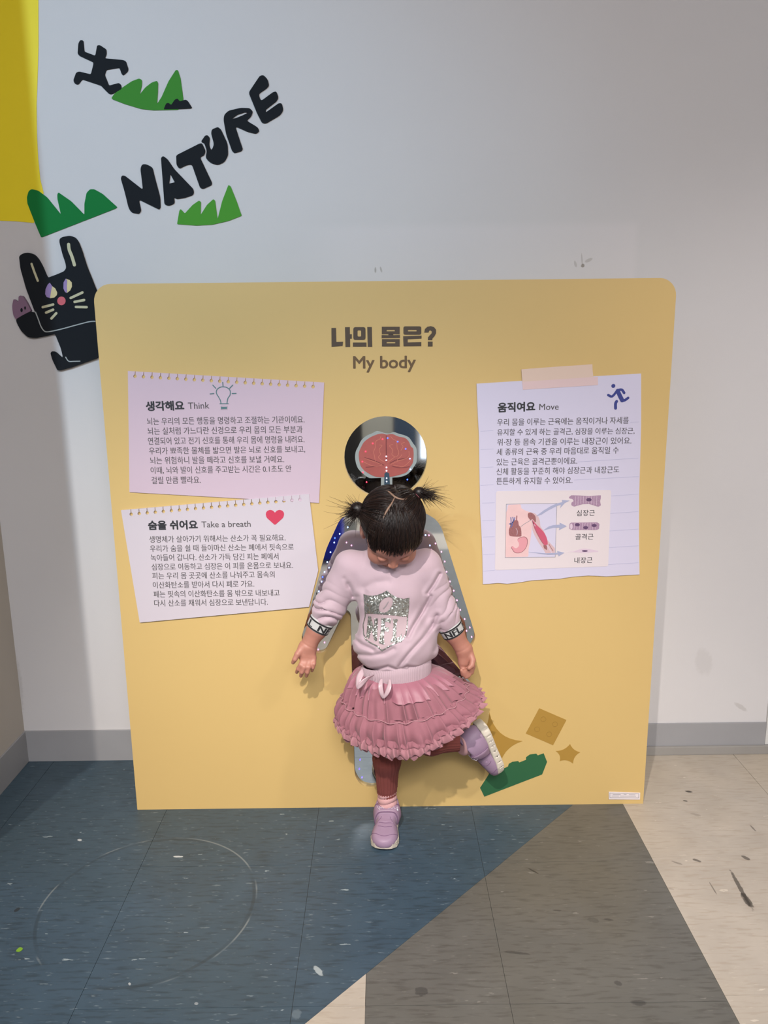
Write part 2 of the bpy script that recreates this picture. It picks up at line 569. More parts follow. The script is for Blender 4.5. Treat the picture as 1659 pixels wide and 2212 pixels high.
def stroke(P, w, closed=False, cap=True, n=6):
    """polyline -> outline polygon of width w (round caps). returns list of loops"""
    P = np.asarray(P, float)
    T = np.gradient(P, axis=0)
    T /= np.maximum(np.linalg.norm(T, axis=1, keepdims=True), 1e-9)
    Nn = np.stack([-T[:, 1], T[:, 0]], 1)
    ww = np.asarray(w if np.ndim(w) else [w] * len(P), float)[:, None] / 2
    A = P + Nn * ww; B = P - Nn * ww
    if closed:
        return [A, B]
    out = list(A)
    if cap:
        a0 = math.atan2(Nn[-1, 1], Nn[-1, 0])
        for k in range(1, n):
            a = a0 - math.pi * k / n
            out.append(P[-1] + ww[-1] * np.array([math.cos(a), math.sin(a)]))
    out += list(B[::-1])
    if cap:
        a0 = math.atan2(-Nn[0, 1], -Nn[0, 0])
        for k in range(1, n):
            a = a0 - math.pi * k / n
            out.append(P[0] + ww[0] * np.array([math.cos(a), math.sin(a)]))
    return [np.array(out)]


def circ(c, r, n=20, rz=None):
    a = np.linspace(0, 2 * math.pi, n, endpoint=False)
    return np.stack([c[0] + r * np.cos(a), c[1] + (rz or r) * np.sin(a)], 1)


_TXT = {}


def text2d(s, offset=0.0):
    cu = bpy.data.curves.new('tmp', 'FONT')
    cu.body = s
    cu.offset = offset
    cu.resolution_u = 3
    o = bpy.data.objects.new('tmp', cu)
    COL.objects.link(o)
    me = bpy.data.meshes.new_from_object(o.evaluated_get(bpy.context.evaluated_depsgraph_get()))
    V = np.zeros(len(me.vertices) * 3)
    me.vertices.foreach_get('co', V)
    V = V.reshape(-1, 3)
    F = [list(p.vertices) for p in me.polygons]
    bpy.data.objects.remove(o); bpy.data.curves.remove(cu); bpy.data.meshes.remove(me)
    return V, F


def put_text(name, s, p0, p1, hpx, Y, m, parent, offset=0.0, refh=None, lift=0.0004):
    """text whose baseline runs between two photo pixels on plane Y, glyph height hpx pixels"""
    V0_, F0_ = text2d(s, 0.0)
    if offset:   # heavier strokes: overlapping shifted copies of the glyph faces
        V, F = join([(V0_ + np.array([ox * offset, oy * offset, 0.0]) + np.array([0, 0, 1e-6]) * k, F0_) for k, (ox, oy) in enumerate(((-1, 0), (1, 0), (0, -1), (0, 1), (-.7, .7), (.7, -.7), (.7, .7), (-.7, -.7)) if offset > .01 else ((-1, 0), (1, 0)))])
    else:
        V, F = V0_, F0_
    x0, x1 = V[:, 0].min(), V[:, 0].max()
    a, b = px2([p0, p1], Y)
    up = px2([(p0[0], p0[1] - hpx)], Y)[0] - a
    hh = np.linalg.norm(up)
    d = b - a
    L = np.linalg.norm(d); d /= L
    nrm = np.array([-d[1], d[0]])
    sx = L / (x1 - x0)
    gh = refh if refh else V[:, 1].max() - V[:, 1].min()
    sy = hh / gh
    y0 = V[:, 1].min() if refh is None else 0.0
    Q = a + np.outer((V[:, 0] - x0) * sx, d) + np.outer((V[:, 1] - y0) * sy, nrm)
    W3 = np.stack([Q[:, 0], np.full(len(Q), Y - lift) - V[:, 2] * 6, Q[:, 1]], 1)
    return mesh(name, W3, F, m, parent)


def tube(P, r, n=6, closed=False):
    """tube mesh around polyline P with radii r"""
    P = np.asarray(P, float)
    N = len(P)
    r = np.broadcast_to(np.asarray(r, float), (N,))
    T = np.gradient(P, axis=0)
    T /= np.maximum(np.linalg.norm(T, axis=1, keepdims=True), 1e-9)
    ref = np.array([0.0, 0.0, 1.0]) if abs(T[:, 2]).mean() < 0.8 else np.array([0.0, 1.0, 0.0])
    A = np.cross(T, ref); A /= np.maximum(np.linalg.norm(A, axis=1, keepdims=True), 1e-9)
    B = np.cross(T, A)
    an = np.arange(n) * 2 * math.pi / n
    V = (P[:, None, :] + r[:, None, None] * (np.cos(an)[None, :, None] * A[:, None, :] + np.sin(an)[None, :, None] * B[:, None, :])).reshape(-1, 3)
    F = []
    for i in range(N - 1):
        for k in range(n):
            k2 = (k + 1) % n
            F.append([i * n + k, i * n + k2, (i + 1) * n + k2, (i + 1) * n + k])
    F.append(list(range(n))[::-1]); F.append([(N - 1) * n + k for k in range(n)])
    return V, F


def join(parts):
    V = []; F = []; o = 0
    for v, f in parts:
        v = np.asarray(v); V.append(v)
        F += [[i + o for i in q] for q in f]
        o += len(v)
    return np.concatenate(V), F


# ------------------------------------------------------------------ room shell
TX, TY, TW = -0.6477, -0.5497, 0.45
LX = -1.1874
struct(mesh('wall_back', *(lambda: (
    [(LX - 1.5, 0, -0.02), (3.2, 0, -0.02), (3.2, 0, 3.0), (LX - 1.5, 0, 3.0), (LX - 1.5, .12, -0.02), (3.2, .12, -0.02), (3.2, .12, 3.0), (LX - 1.5, .12, 3.0)],
    [[0, 1, 2, 3], [5, 4, 7, 6], [4, 0, 3, 7], [1, 5, 6, 2], [3, 2, 6, 7], [4, 5, 1, 0]]))(), 'wall'))
struct(box('wall_left', (LX - 0.12, -0.80, -0.02), (LX, 0.0, 3.0), 'wall_left'))
struct(box('wall_right', (3.2, -6.2, -0.02), (3.32, 0.12, 3.0), 'wall_left'))
struct(box('wall_far_left', (-3.9, -6.2, -0.02), (-3.78, 0.12, 3.0), 'wall_left'))
struct(box('wall_front', (-3.9, -6.32, -0.02), (3.32, -6.2, 3.0), 'wall_left'))
struct(box('ceiling', (-3.9, -6.32, 3.0), (3.32, 0.12, 3.08), 'ceiling'))
# baseboards: a tall grey face and, right of the panel, a lip at its foot
struct(box('baseboard_back', (LX, -0.006, 0.0), (1.258, 0.0, 0.1087), 'base', bevel=.0015))
struct(box('baseboard_left', (LX, -0.80, 0.0), (LX + 0.006, -0.006, 0.1087), 'base', bevel=.0015))
struct(box('trim_1', (0.55, -0.016, 0.0), (3.0, -0.006, 0.030), 'base_low', bevel=.003))
struct(box('trim_2', (1.2585, -0.006, 0.030), (1.40, 0.0, 0.20), 'trim_white', bevel=.001))

# floor base and tiles cut along the coloured diagonals
fl = struct(box('floor', (-3.9, -6.32, -0.02), (3.32, 0.12, -0.0022), 'grout'))


def clip(poly, a, b, c):
    """keep a*x+b*y+c >= 0"""
    out = []
    for i in range(len(poly)):
        p, q = poly[i - 1], poly[i]
        fp, fq = a * p[0] + b * p[1] + c, a * q[0] + b * q[1] + c
        if fp >= 0: out.append(p)
        if (fp >= 0) != (fq >= 0):
            t = fp / (fp - fq)
            out.append((p[0] + (q[0] - p[0]) * t, p[1] + (q[1] - p[1]) * t))
    if len(out) and fq >= 0 and False:
        pass
    return out


D0, D1 = np.array([0.557, -0.288]), np.array([-0.169, -1.042])
dn = D1 - D0
da, db = -dn[1], dn[0]          # positive side test
dc = -(da * D0[0] + db * D0[1])
if da * -1.0 + db * -0.3 + dc < 0:
    da, db, dc = -da, -db, -dc   # positive = blue side
XW = TX + 3 * TW               # grey / white border
XT = -0.047                    # left border of the grey field below the diagonal
ntile = 0


def tile(poly, mname):
    global ntile
    if len(poly) < 3: return
    P = np.array(poly)
    x, y = P[:, 0], P[:, 1]
    area = 0.5 * abs(np.dot(x, np.roll(y, 1)) - np.dot(y, np.roll(x, 1)))
    if area < 2e-4: return
    if 0.5 * (np.dot(x, np.roll(y, -1)) - np.dot(y, np.roll(x, -1))) < 0: P = P[::-1]
    c = P.mean(0)
    g = 0.0007
    Q = []
    n = len(P)
    ctr = []
    for p in P:
        d = c - p; L = np.linalg.norm(d)
        ctr.append(p + d / L * g)
    V = [(p[0], p[1], -0.0022) for p in P] and [(p[0], p[1], 0.0) for p in ctr] + [(p[0], p[1], -0.0022) for p in ctr]
    F = [list(range(n))] + [[i, i + n, (i + 1) % n + n, (i + 1) % n] for i in range(n)]
    org = np.array([c[0], c[1], 0.0])
    mesh('tile', V, F, mname, fl, origin=org)
    ntile += 1


for k in range(-7, 9):
    x0, x1 = TX + k * TW, TX + (k + 1) * TW
    if x1 < -3.7 or x0 > 3.1: continue
    off = {-1: -0.130, 0: 0.0, 1: 0.0, 2: 0.0}.get(k, (0.13 * k) % TW)
    if k >= 3:       # the pale column shows two close seams: a narrow filler strip
        ys = [-0.049, -0.499, -0.535] + [-0.985 - TW * q for q in range(12)]
        if k > 3: ys = [-0.049 - TW * q for q in range(14)]
        ys = [0.0] + ys
    else:
        ys = [TY + off - (j - 1) * TW for j in range(-3, 13)]
        ys = [min(y, 0.0) for y in ys if y > -6.2]
    for j in range(len(ys) - 1):
        y1c, y0 = ys[j], ys[j + 1]
        y1 = y1c
        if y1c - y0 < .01: continue
        sq = [(x0, y0), (x1, y0), (x1, y1c), (x0, y1c)]
        if k >= 3:
            tile(sq, 'tile_white')
            continue
        blue = clip(sq, da, db, dc)
        low = clip(sq, -da, -db, -dc)
        near = y1 > -3.0 and x0 > -2.6
        if not near:
            tile(sq, 'tile_grey' if (k + j) % 3 else 'tile_white')
            continue
        tile(blue, 'tile_blue')
        if low:
            tile(clip(low, 1, 0, -XT), 'tile_grey')
            tile(clip(low, -1, 0, XT), 'tile_white')
# room behind the camera; boards and blue block are added for the mirror's reflections
YB = -5.0
o = thing('reflected_board', 'dark tall board added at the far end of the room for the mirror to reflect', 'board', (-0.62, YB, 0))
box('panel', (-1.10, YB - .03, 0.06), (-0.17, YB + .03, 2.4), 'room_dark', o, bevel=.004)
box('foot', (-1.05, YB - .15, 0), (-0.95, YB + .15, 0.06), 'room_dark', o, bevel=.004)
box('foot', (-0.35, YB - .15, 0), (-0.25, YB + .15, 0.06), 'room_dark', o, bevel=.004)
tag(box('pillar', (-0.17, YB - .25, 0), (0.10, YB, 3.0), 'room_beige', bevel=.006), 'beige square pillar at the far end of the room', 'pillar')
o = thing('reflected_board', 'navy tall board added beside the beige pillar for the mirror to reflect', 'board', (0.22, YB, 0))
box('panel', (0.11, YB - .03, 0.06), (0.30, YB + .03, 2.2), 'room_navy', o, bevel=.004)
box('foot', (0.13, YB - .15, 0), (0.19, YB + .15, 0.06), 'room_dark', o, bevel=.004)
box('foot', (0.23, YB - .15, 0), (0.28, YB + .15, 0.06), 'room_dark', o, bevel=.004)
wn = struct(box('window_1', (0.36, -6.20, 0.15), (1.7, -6.17, 2.3), 'trim_white'))
box('pane', (0.40, -6.17, 0.20), (1.64, -6.165, 2.25), 'window_glow', wn)
box('glazing_bar', (1.13, -6.165, 0.20), (1.17, -6.15, 2.25), 'trim_white', wn)
tag(box('reflected_block', (-0.52, -3.3, 0), (-0.26, -3.0, 0.42), 'room_blue', bevel=.012), 'bright blue block added on the floor behind the viewer for the mirror to reflect', 'block')  # added to give the mirror its blue reflection

# ------------------------------------------------------------------ wall artwork
c1 = crop(0, 60, 640)
c2 = crop(0, 480, 300)
YW = -0.0005


def wallshape(name, cropf, pts, m, parent=None, thick=0.002, smooth=0, holes=(), r=0, Y=YW):
    P = px2(cropf(pts), Y)
    if smooth: P = catmull(P, smooth)
    elif r: P = round_poly(P, r)
    loops = [P]
    for h in holes:
        H = px2(cropf(h), Y)
        loops.append(H)
    return plate(name, loops, Y, thick, m, parent)


yl = [(-120, -170), (215, -170), (216, 100), (212, 250), (205, 430), (207, 600), (214, 730), (226, 850), (245, 925), (215, 1000), (190, 1093), (90, 1084), (-120, 1076)]
tag(wallshape('wall_graphic', c1, yl, 'yellow_wall', thick=.0008), 'large yellow painted shape at the top left corner of the wall', 'wall art')
run = [(450, 70), (468, 72), (474, 135), (535, 158), (545, 100), (560, 98), (597, 122), (598, 150), (588, 172), (690, 182), (706, 188), (720, 232), (716, 247), (692, 268), (683, 262), (670, 225), (597, 237),
       (588, 265), (612, 325), (668, 310), (680, 322), (682, 345), (628, 373), (612, 372), (590, 350), (566, 325), (462, 290), (440, 320), (420, 315), (412, 295), (428, 252), (445, 246), (510, 262), (522, 215), (525, 195), (445, 158), (436, 145), (440, 90)]
tag(wallshape('wall_graphic', c1, run, 'black', r=.004, thick=.0022), 'black cut-out of a tumbling figure above the grass on the wall', 'wall art')
g1 = [(625, 395), (640, 372), (680, 340), (740, 300), (780, 285), (795, 292), (796, 320), (783, 375), (815, 335), (850, 308), (880, 298), (886, 310), (885, 360), (880, 428), (905, 390), (945, 300), (985, 238), (997, 238), (1012, 285), (1028, 405), (1000, 460), (860, 463), (790, 455), (700, 428), (632, 402)]
g = thing('wall_graphic', 'mid green jagged grass cut-out with small black tufts at its right end', 'wall art', (float(at(370, 230, 0)[0]), 0, float(at(370, 237, 0)[2])))
wallshape('grass', c1, g1, 'green_mid', g, r=.004, thick=.002)
wallshape('black_tuft', c1, [(918, 458), (932, 425), (945, 422), (960, 434), (980, 404), (996, 398), (1008, 414), (1040, 404), (1052, 410), (1076, 448), (1070, 453), (1000, 456)], 'black', g, r=.003, thick=.0032)
g2 = [(155, 985), (152, 950), (162, 915), (178, 904), (215, 912), (265, 950), (342, 1045), (323, 960), (322, 935), (328, 922), (400, 972), (474, 1048), (474, 985), (486, 925), (505, 905), (530, 905), (575, 930), (658, 1005), (650, 1012), (232, 1175), (200, 1100)]
tag(wallshape('wall_graphic', c1, g2, 'green_dark', r=.004, thick=.002), 'deep green grass cut-out overlapping the yellow paint above the black cat', 'wall art')
g3 = [(992, 1100), (1005, 1025), (1012, 1015), (1036, 1040), (1080, 992), (1115, 968), (1126, 975), (1124, 1048), (1160, 992), (1195, 960), (1205, 968), (1219, 1072), (1245, 970), (1280, 880), (1292, 888), (1325, 970), (1354, 1053), (1280, 1082), (1190, 1103), (1100, 1108)]
tag(wallshape('wall_graphic', c1, g3, 'green_light', r=.003, thick=.002), 'light green grass cut-out below the black letters', 'wall art')

let = thing('wall_lettering', 'black hand-cut letters reading NATURE rising to the right', 'lettering', (float(at(440, 400, 0)[0]), 0, float(at(290, 462, 0)[2])))
Ls = [
    ([(678, 845), (685, 828), (702, 830), (802, 908), (788, 790), (797, 766), (820, 765), (855, 782), (866, 830), (898, 950), (900, 1008), (892, 1018), (875, 1010), (778, 962), (792, 1025), (780, 1043), (738, 1036), (722, 1010), (700, 920)], ()),
    ([(905, 760), (903, 730), (915, 719), (938, 735), (975, 790), (1085, 905), (1086, 935), (1040, 952), (990, 960), (975, 950), (980, 985), (945, 998), (922, 990), (918, 930)], ([(955, 820), (980, 866), (948, 874)],)),
    ([(988, 720), (995, 712), (1118, 650), (1132, 648), (1152, 690), (1145, 715), (1120, 725), (1188, 868), (1185, 882), (1138, 903), (1122, 898), (1075, 765), (1045, 770), (1005, 790), (990, 770)], ()),
    ([(1126, 640), (1150, 605), (1165, 603), (1176, 618), (1172, 660), (1185, 690), (1200, 655), (1183, 592), (1188, 570), (1222, 557), (1238, 570), (1275, 650), (1278, 715), (1258, 752), (1220, 770), (1180, 758), (1152, 730), (1160, 690), (1145, 648)], ()),
    ([(1253, 520), (1256, 490), (1280, 466), (1350, 450), (1400, 452), (1417, 470), (1405, 502), (1380, 520), (1445, 560), (1453, 580), (1435, 595), (1390, 585), (1318, 553), (1360, 680), (1352, 692), (1312, 703), (1300, 690), (1268, 600)], ([(1296, 512), (1330, 488), (1372, 474), (1390, 477), (1360, 492), (1320, 508)],)),
    ([(1393, 365), (1455, 272), (1475, 266), (1500, 290), (1507, 325), (1495, 340), (1448, 372), (1462, 412), (1530, 362), (1548, 358), (1560, 390), (1550, 412), (1488, 460), (1490, 475), (1560, 425), (1578, 424), (1588, 462), (1570, 490), (1490, 537), (1468, 535), (1440, 480)], ())]
for pts, holes in Ls:
    wallshape('letter', c1, pts, 'black', let, r=.007, thick=.0035, holes=holes)

cat = thing('wall_graphic', 'black foam cat with long ears and whiskers peeking out left of the yellow panel', 'wall art', (float(at(150, 700, 0)[0]), 0, float(at(150, 800, 0)[2])))
TH = .010
head = [(246, 420), (262, 395), (310, 372), (360, 368), (420, 385), (470, 440), (520, 530), (578, 670), (700, 625), (780, 590), (806, 555), (800, 500), (760, 380), (725, 240), (728, 205), (760, 182), (850, 166), (905, 182), (945, 235), (985, 340), (1045, 530), (1110, 690), (1165, 830), (1300, 1180), (1060, 1180),
        (890, 1232), (720, 1278), (580, 1303), (530, 1296), (500, 1262), (440, 1090), (330, 800), (262, 560)]
wallshape('head', c2, head, 'black', cat, r=.008, thick=TH)
arm = [(205, 1165), (290, 1112), (380, 1068), (420, 1078), (440, 1105), (500, 1270), (530, 1305), (580, 1313), (720, 1288), (890, 1242), (1060, 1190), (1300, 1190), (1300, 1500), (1170, 1625), (1010, 1680), (860, 1735), (720, 1772), (700, 1765), (640, 1640), (618, 1560), (640, 1540), (675, 1550), (755, 1622), (765, 1600), (740, 1500), (672, 1332), (560, 1360), (430, 1385), (350, 1375), (270, 1300), (225, 1220)]
wallshape('body', c2, arm, 'black', cat, r=.006, thick=TH)
YF = YW - TH
L = stroke(catmull([(425, 1075), (460, 1165), (490, 1245), (530, 1300), (580, 1308), (720, 1280), (890, 1234), (1060, 1190), (1135, 1184)], 5, False), 13)[0]
wallshape('outline', c2, [tuple(p) for p in L], 'pale', cat, thick=.0006, Y=YF)
wallshape('paw', c2, [(168, 1040), (165, 1000), (180, 928), (190, 922), (238, 958), (242, 890), (262, 877), (290, 885), (340, 960), (390, 1062), (290, 1112), (208, 1162), (178, 1110)], 'mauve', cat, r=.004, thick=.011)
for e in ([(258, 1050), 14, 24], [(300, 1025), 10, 20]):
    a = circ(e[0], e[1], 12, e[2])
    wallshape('claw_mark', c2, [tuple(p) for p in a], 'black', cat, thick=.0006, Y=YW - .0112)
for pts, w in (([(378, 498), (410, 590), (452, 700)], 26), ([(820, 265), (828, 330), (860, 410), (890, 510)], 38)):
    L = stroke(catmull(pts, 5, False), w)[0]
    wallshape('ear_stripe', c2, [tuple(p) for p in L], 'cream', cat, thick=.0006, Y=YF)
for pts in ([(845, 905), (985, 840)], [(892, 952), (1005, 930)], [(908, 1012), (1035, 1015)], [(512, 1015), (635, 983)], [(552, 1080), (635, 1045)], [(615, 1150), (672, 1088)]):
    L = stroke(catmull(pts, 5, False), 30)[0]
    wallshape('whisker', c2, [tuple(p) for p in L], 'cream', cat, thick=.0006, Y=YF)
wallshape('eye', c2, [(595, 722), (625, 765), (612, 820), (598, 905), (560, 895), (540, 860), (545, 800), (570, 745)], 'purple', cat, thick=.0006, Y=YF)
wallshape('eye', c2, [(625, 765), (660, 790), (684, 840), (680, 870), (650, 900), (598, 908), (612, 820)], 'cream_eye', cat, thick=.0006, Y=YF)
wallshape('eye', c2, [(785, 675), (802, 700), (800, 760), (802, 835), (795, 845), (775, 830), (758, 790), (760, 720)], 'purple', cat, thick=.0006, Y=YF)
wallshape('eye', c2, [(788, 675), (830, 690), (858, 720), (860, 770), (840, 815), (800, 845), (800, 760), (804, 700)], 'cream_eye', cat, thick=.0006, Y=YF)
wallshape('nose', c2, [tuple(p) for p in circ((735, 940), 50, 20, 52)], 'rednose', cat, thick=.0008, Y=YF)
L = stroke(catmull([(785, 1612), (820, 1660), (880, 1662), (955, 1660)], 5, False), 12)[0]
wallshape('leg_line', c2, [tuple(p) for p in L], 'pale', cat, thick=.0006, Y=YF)

# ------------------------------------------------------------------ exhibit panel
PF = -0.2894
PX0, PX1, PZ1 = 0.0137 - 0.7489, 0.0137 + 0.7489, 1.497
BT = 0.012        # board thickness
pan = thing('exhibit_panel', 'yellow upright exhibit panel with paper notes and a mirrored body cut-out', 'exhibit panel', (0.0137, PF + .1, 0))
R = 0.045
outer = [(PX0, 0.0), (PX1, 0.0)] + [(PX1 - R + R * math.cos(a), PZ1 - R + R * math.sin(a)) for a in np.linspace(0, math.pi / 2, 9)] + [(PX0 + R + R * math.cos(a), PZ1 - R + R * math.sin(a)) for a in np.linspace(math.pi / 2, math.pi, 9)]
hc = px2([(833, 989)], PF)[0]
hw = (px2([(922, 989)], PF)[0] - px2([(743, 989)], PF)[0])[0] / 2
hh = (px2([(833, 900)], PF)[0] - px2([(833, 1078)], PF)[0])[1] / 2
head_hole = circ(hc, hw, 48, hh)
bodypx = [(735, 1120), (760, 1106), (915, 1106), (942, 1122), (954, 1140), (1020, 1350), (1028, 1378), (1018, 1398), (1000, 1406), (975, 1395), (960, 1370), (925, 1300), (930, 1375), (952, 1398), (1030, 1490), (1030, 1520), (1008, 1540), (960, 1535), (880, 1500), (848, 1500), (845, 1560), (842, 1660), (835, 1690), (808, 1703), (780, 1697), (766, 1675), (763, 1560), (757, 1330), (745, 1320), (712, 1390), (703, 1408), (688, 1412), (660, 1400), (650, 1380), (665, 1330), (705, 1185)]
body_hole = round_poly(px2(bodypx, PF), .016, 5)
V, F = fill2d([outer, head_hole, body_hole], BT)
mesh('board', np.stack([V[:, 0], PF + BT - V[:, 2], V[:, 1]], 1), F, 'board', pan)
# box carcass behind the board
cz0, cz1 = 0.0, PZ1 - 0.05
for nm, lo, hi in (('side_board', (PX0 + .05, PF + BT + .0, 0), (PX0 + .068, -0.03, cz1)), ('side_board', (PX1 - .068, PF + BT, 0), (PX1 - .05, -0.03, cz1)), ('top_board', (PX0 + .068, PF + BT, cz1 - .018), (PX1 - .068, -0.03, cz1))):
    box(nm, lo, hi, 'board_edge', pan)
YM = PF + BT
mir = mesh('mirror', [(-.30, YM, .02), (.40, YM, .02), (.40, YM, 1.2), (-.30, YM, 1.2), (-.30, YM + .003, .02), (.40, YM + .003, .02), (.40, YM + .003, 1.2), (-.30, YM + .003, 1.2)],
           [[0, 1, 2, 3], [5, 4, 7, 6], [4, 0, 3, 7], [1, 5, 6, 2], [3, 2, 6, 7], [4, 5, 1, 0]], 'mirror', pan)


def printed(name, loops_px, m, parent, Y=PF, thick=.0006, smooth=0, r=0):
    out = []
    for Lp in loops_px:
        P = px2(Lp, Y)
        if smooth: P = catmull(P, smooth)
        elif r: P = round_poly(P, r)
        out.append(P)
    return plate(name, out, Y, thick, m, parent)


def pstroke(name, pts, w, m, parent, Y=PF, thick=.0008, sm=6):
    P = px2(pts, Y)
    if sm: P = catmull(P, sm, False)
    if np.ndim(w):
        w = np.interp(np.linspace(0, 1, len(P)), np.linspace(0, 1, len(w)), w)
    return plate(name, stroke(P, w), Y, thick, m, parent)


# brain printed on the mirror
c8 = crop(740, 890, 190)
halo = [(640, 362), (720, 375), (800, 400), (880, 405), (960, 380), (1060, 410), (1180, 445), (1260, 490), (1330, 590), (1390, 680), (1400, 800), (1395, 940), (1340, 1040), (1300, 1100), (1210, 1180), (1080, 1225), (940, 1235), (820, 1240), (720, 1240), (600, 1245), (500, 1240), (420, 1190), (340, 1120), (280, 1040), (240, 900), (245, 760), (300, 640), (350, 540), (440, 455), (560, 400)]
brn = [(700, 410), (770, 408), (830, 425), (900, 415), (960, 420), (1050, 460), (1180, 490), (1250, 560), (1290, 650), (1330, 690), (1340, 800), (1325, 950), (1270, 1040), (1210, 1130), (1100, 1175), (940, 1215), (830, 1220), (720, 1225), (600, 1210), (480, 1150), (400, 1090), (340, 1010), (310, 880), (310, 760), (360, 640), (410, 560), (500, 490), (600, 440)]
YH = YM
printed('brain_halo', [c8(halo)], 'halo', mir, YH, .0010, smooth=4)
printed('brain_print', [c8(brn)], 'brain', mir, YH, .0018, smooth=4)
pstroke('brain_fold', c8([(825, 450), (822, 600), (825, 760), (828, 930)]), .0022, 'brain_dk', mir, YH, .0022)
for pts in ([(720, 460), (700, 510), (640, 540), (615, 590), (620, 660), (585, 750), (600, 820), (620, 940)], [(700, 620), (745, 635), (700, 690), (695, 740), (715, 800), (675, 850), (720, 900), (790, 945)],
            [(910, 460), (950, 510), (1010, 540), (1025, 600), (1030, 680), (1060, 750), (1040, 820), (980, 850), (900, 910), (850, 950)], [(945, 612), (885, 635), (930, 690), (945, 740), (930, 800), (985, 845)],
            [(1250, 740), (1245, 840), (1150, 890), (1030, 930), (910, 990)], [(1120, 800), (1085, 850), (1045, 880), (1030, 920)], [(420, 870), (520, 910), (640, 950), (740, 985)], [(960, 1000), (1050, 1015), (1120, 1030), (1200, 990), (1300, 890)],
            [(1170, 570), (1110, 600), (1140, 650), (1100, 720)], [(400, 940), (500, 990), (620, 1020), (740, 1000)]):
    pstroke('brain_vein', c8(pts), .0012, 'brain_line', mir, YH, .0022)
for pts in ([(420, 860), (560, 900), (700, 960), (780, 1000)], [(900, 960), (1020, 900), (1200, 870), (1240, 850)], [(440, 1040), (560, 1030), (700, 1010)], [(940, 1020), (1080, 1050), (1260, 1030)]):
    pstroke('brain_fold', c8(pts), .0018, 'brain_dk', mir, YH, .0021)
printed('stem_print', [c8([(790, 1150), (830, 1130), (880, 1150), (892, 1340), (880, 1600), (790, 1600), (785, 1340)])], 'stem', mir, YH, .0026, r=.003)
printed('stem_halo', [c8([(725, 1238), (938, 1235), (938, 1600), (725, 1600)])], 'halo', mir, YH, .0008)

# lights dotted along the mirror figure
led_V, led_F = None, None


def uv_sphere(c, r, n=8, m_=6, sc=(1, 1, 1)):
    V = []; F = []
    for i in range(1, m_):
        t = math.pi * i / m_
        for j in range(n):
            a = 2 * math.pi * j / n
            V.append((c[0] + r * sc[0] * math.sin(t) * math.cos(a), c[1] + r * sc[1] * math.sin(t) * math.sin(a), c[2] + r * sc[2] * math.cos(t)))
    V.append((c[0], c[1], c[2] + r * sc[2])); V.append((c[0], c[1], c[2] - r * sc[2]))
    T, B = len(V) - 2, len(V) - 1
    for i in range(m_ - 2):
        for j in range(n):
            j2 = (j + 1) % n
            F.append([i * n + j, (i + 1) * n + j, (i + 1) * n + j2, i * n + j2])
    for j in range(n):
        j2 = (j + 1) % n
        F.append([T, j, j2]); F.append([B, (m_ - 2) * n + j2, (m_ - 2) * n + j])
    return V, F


c3 = crop(700, 1000, 260)
c2b = lambda P: [(620 + p[0] * .15375, 1130 + p[1] * .15375) for p in P]
c5b = lambda P: [(860 + p[0] * .1718, 1100 + p[1] * .1718) for p in P]
c7b = lambda P: [(740 + p[0] * .10397, 1640 + p[1] * .10397) for p in P]
leds = []
leds += [(p, 'led_red') for p in c8([(755, 512), (570, 592), (435, 745), (373, 937), (382, 1140), (452, 1325)])] + [((805, 1061), 'led_red')]
leds += [(p, 'led_blue') for p in c8([(850, 492), (1040, 558), (1190, 695), (1222, 1275)])]
leds += [(p, 'led_ice') for p in c8([(1270, 880), (1280, 1083)])]
leds += [(p, 'led_white') for p in c8([(825, 838), (825, 910), (828, 1045), (828, 1108), (832, 1248), (832, 1310)])]
leds += [(p, 'led_ice') for p in c2b([(852, 62), (740, 153), (663, 275), (610, 412), (565, 550), (590, 628), (527, 688), (485, 825), (447, 962), (425, 1100), (402, 1235), (375, 1370), (597, 775)])]
leds += [(p, 'led_blue') for p in c2b([(672, 212), (500, 760), (350, 1330), (285, 1490)])]
leds += [(p, 'led_pink') for p in c2b([(527, 1680), (905, 315), (835, 275), (437, 1780)])]
leds += [(p, 'led_ice') for p in c5b([(345, 328), (400, 457), (463, 575)])]
leds += [(p, 'led_pink') for p in c5b([(388, 330), (470, 432), (417, 512), (545, 537), (587, 660), (610, 787), (653, 910), (700, 1025), (740, 1147), (783, 1267), (837, 1382), (792, 1423), (902, 1490), (860, 1531), (925, 1608), (857, 1710)])]
leds += [(p, 'led_violet') for p in c7b([(365, 15), (348, 208), (405, 383)])]
V0, F0 = uv_sphere((0, 0, 0), 0.0019, 8, 5)
led_mesh = {}
for p, mn in leds:
    q = at(p[0], p[1], YM - .002)
    if mn not in led_mesh:
        o = mesh('led', np.array(V0) + q, F0, mn, mir, smooth=True, origin=q)
        led_mesh[mn] = o
    else:
        o = led_mesh[mn].copy()
        COL.objects.link(o)
        o.parent = mir
        o.location = q - BASE[mir.name]

# title
c7 = lambda P: [(700 + p[0] * .1808, 680 + p[1] * .1808) for p in P]


def rect(x0, y0, x1, y1): return [(x0, y0), (x1, y0), (x1, y1), (x0, y1)]


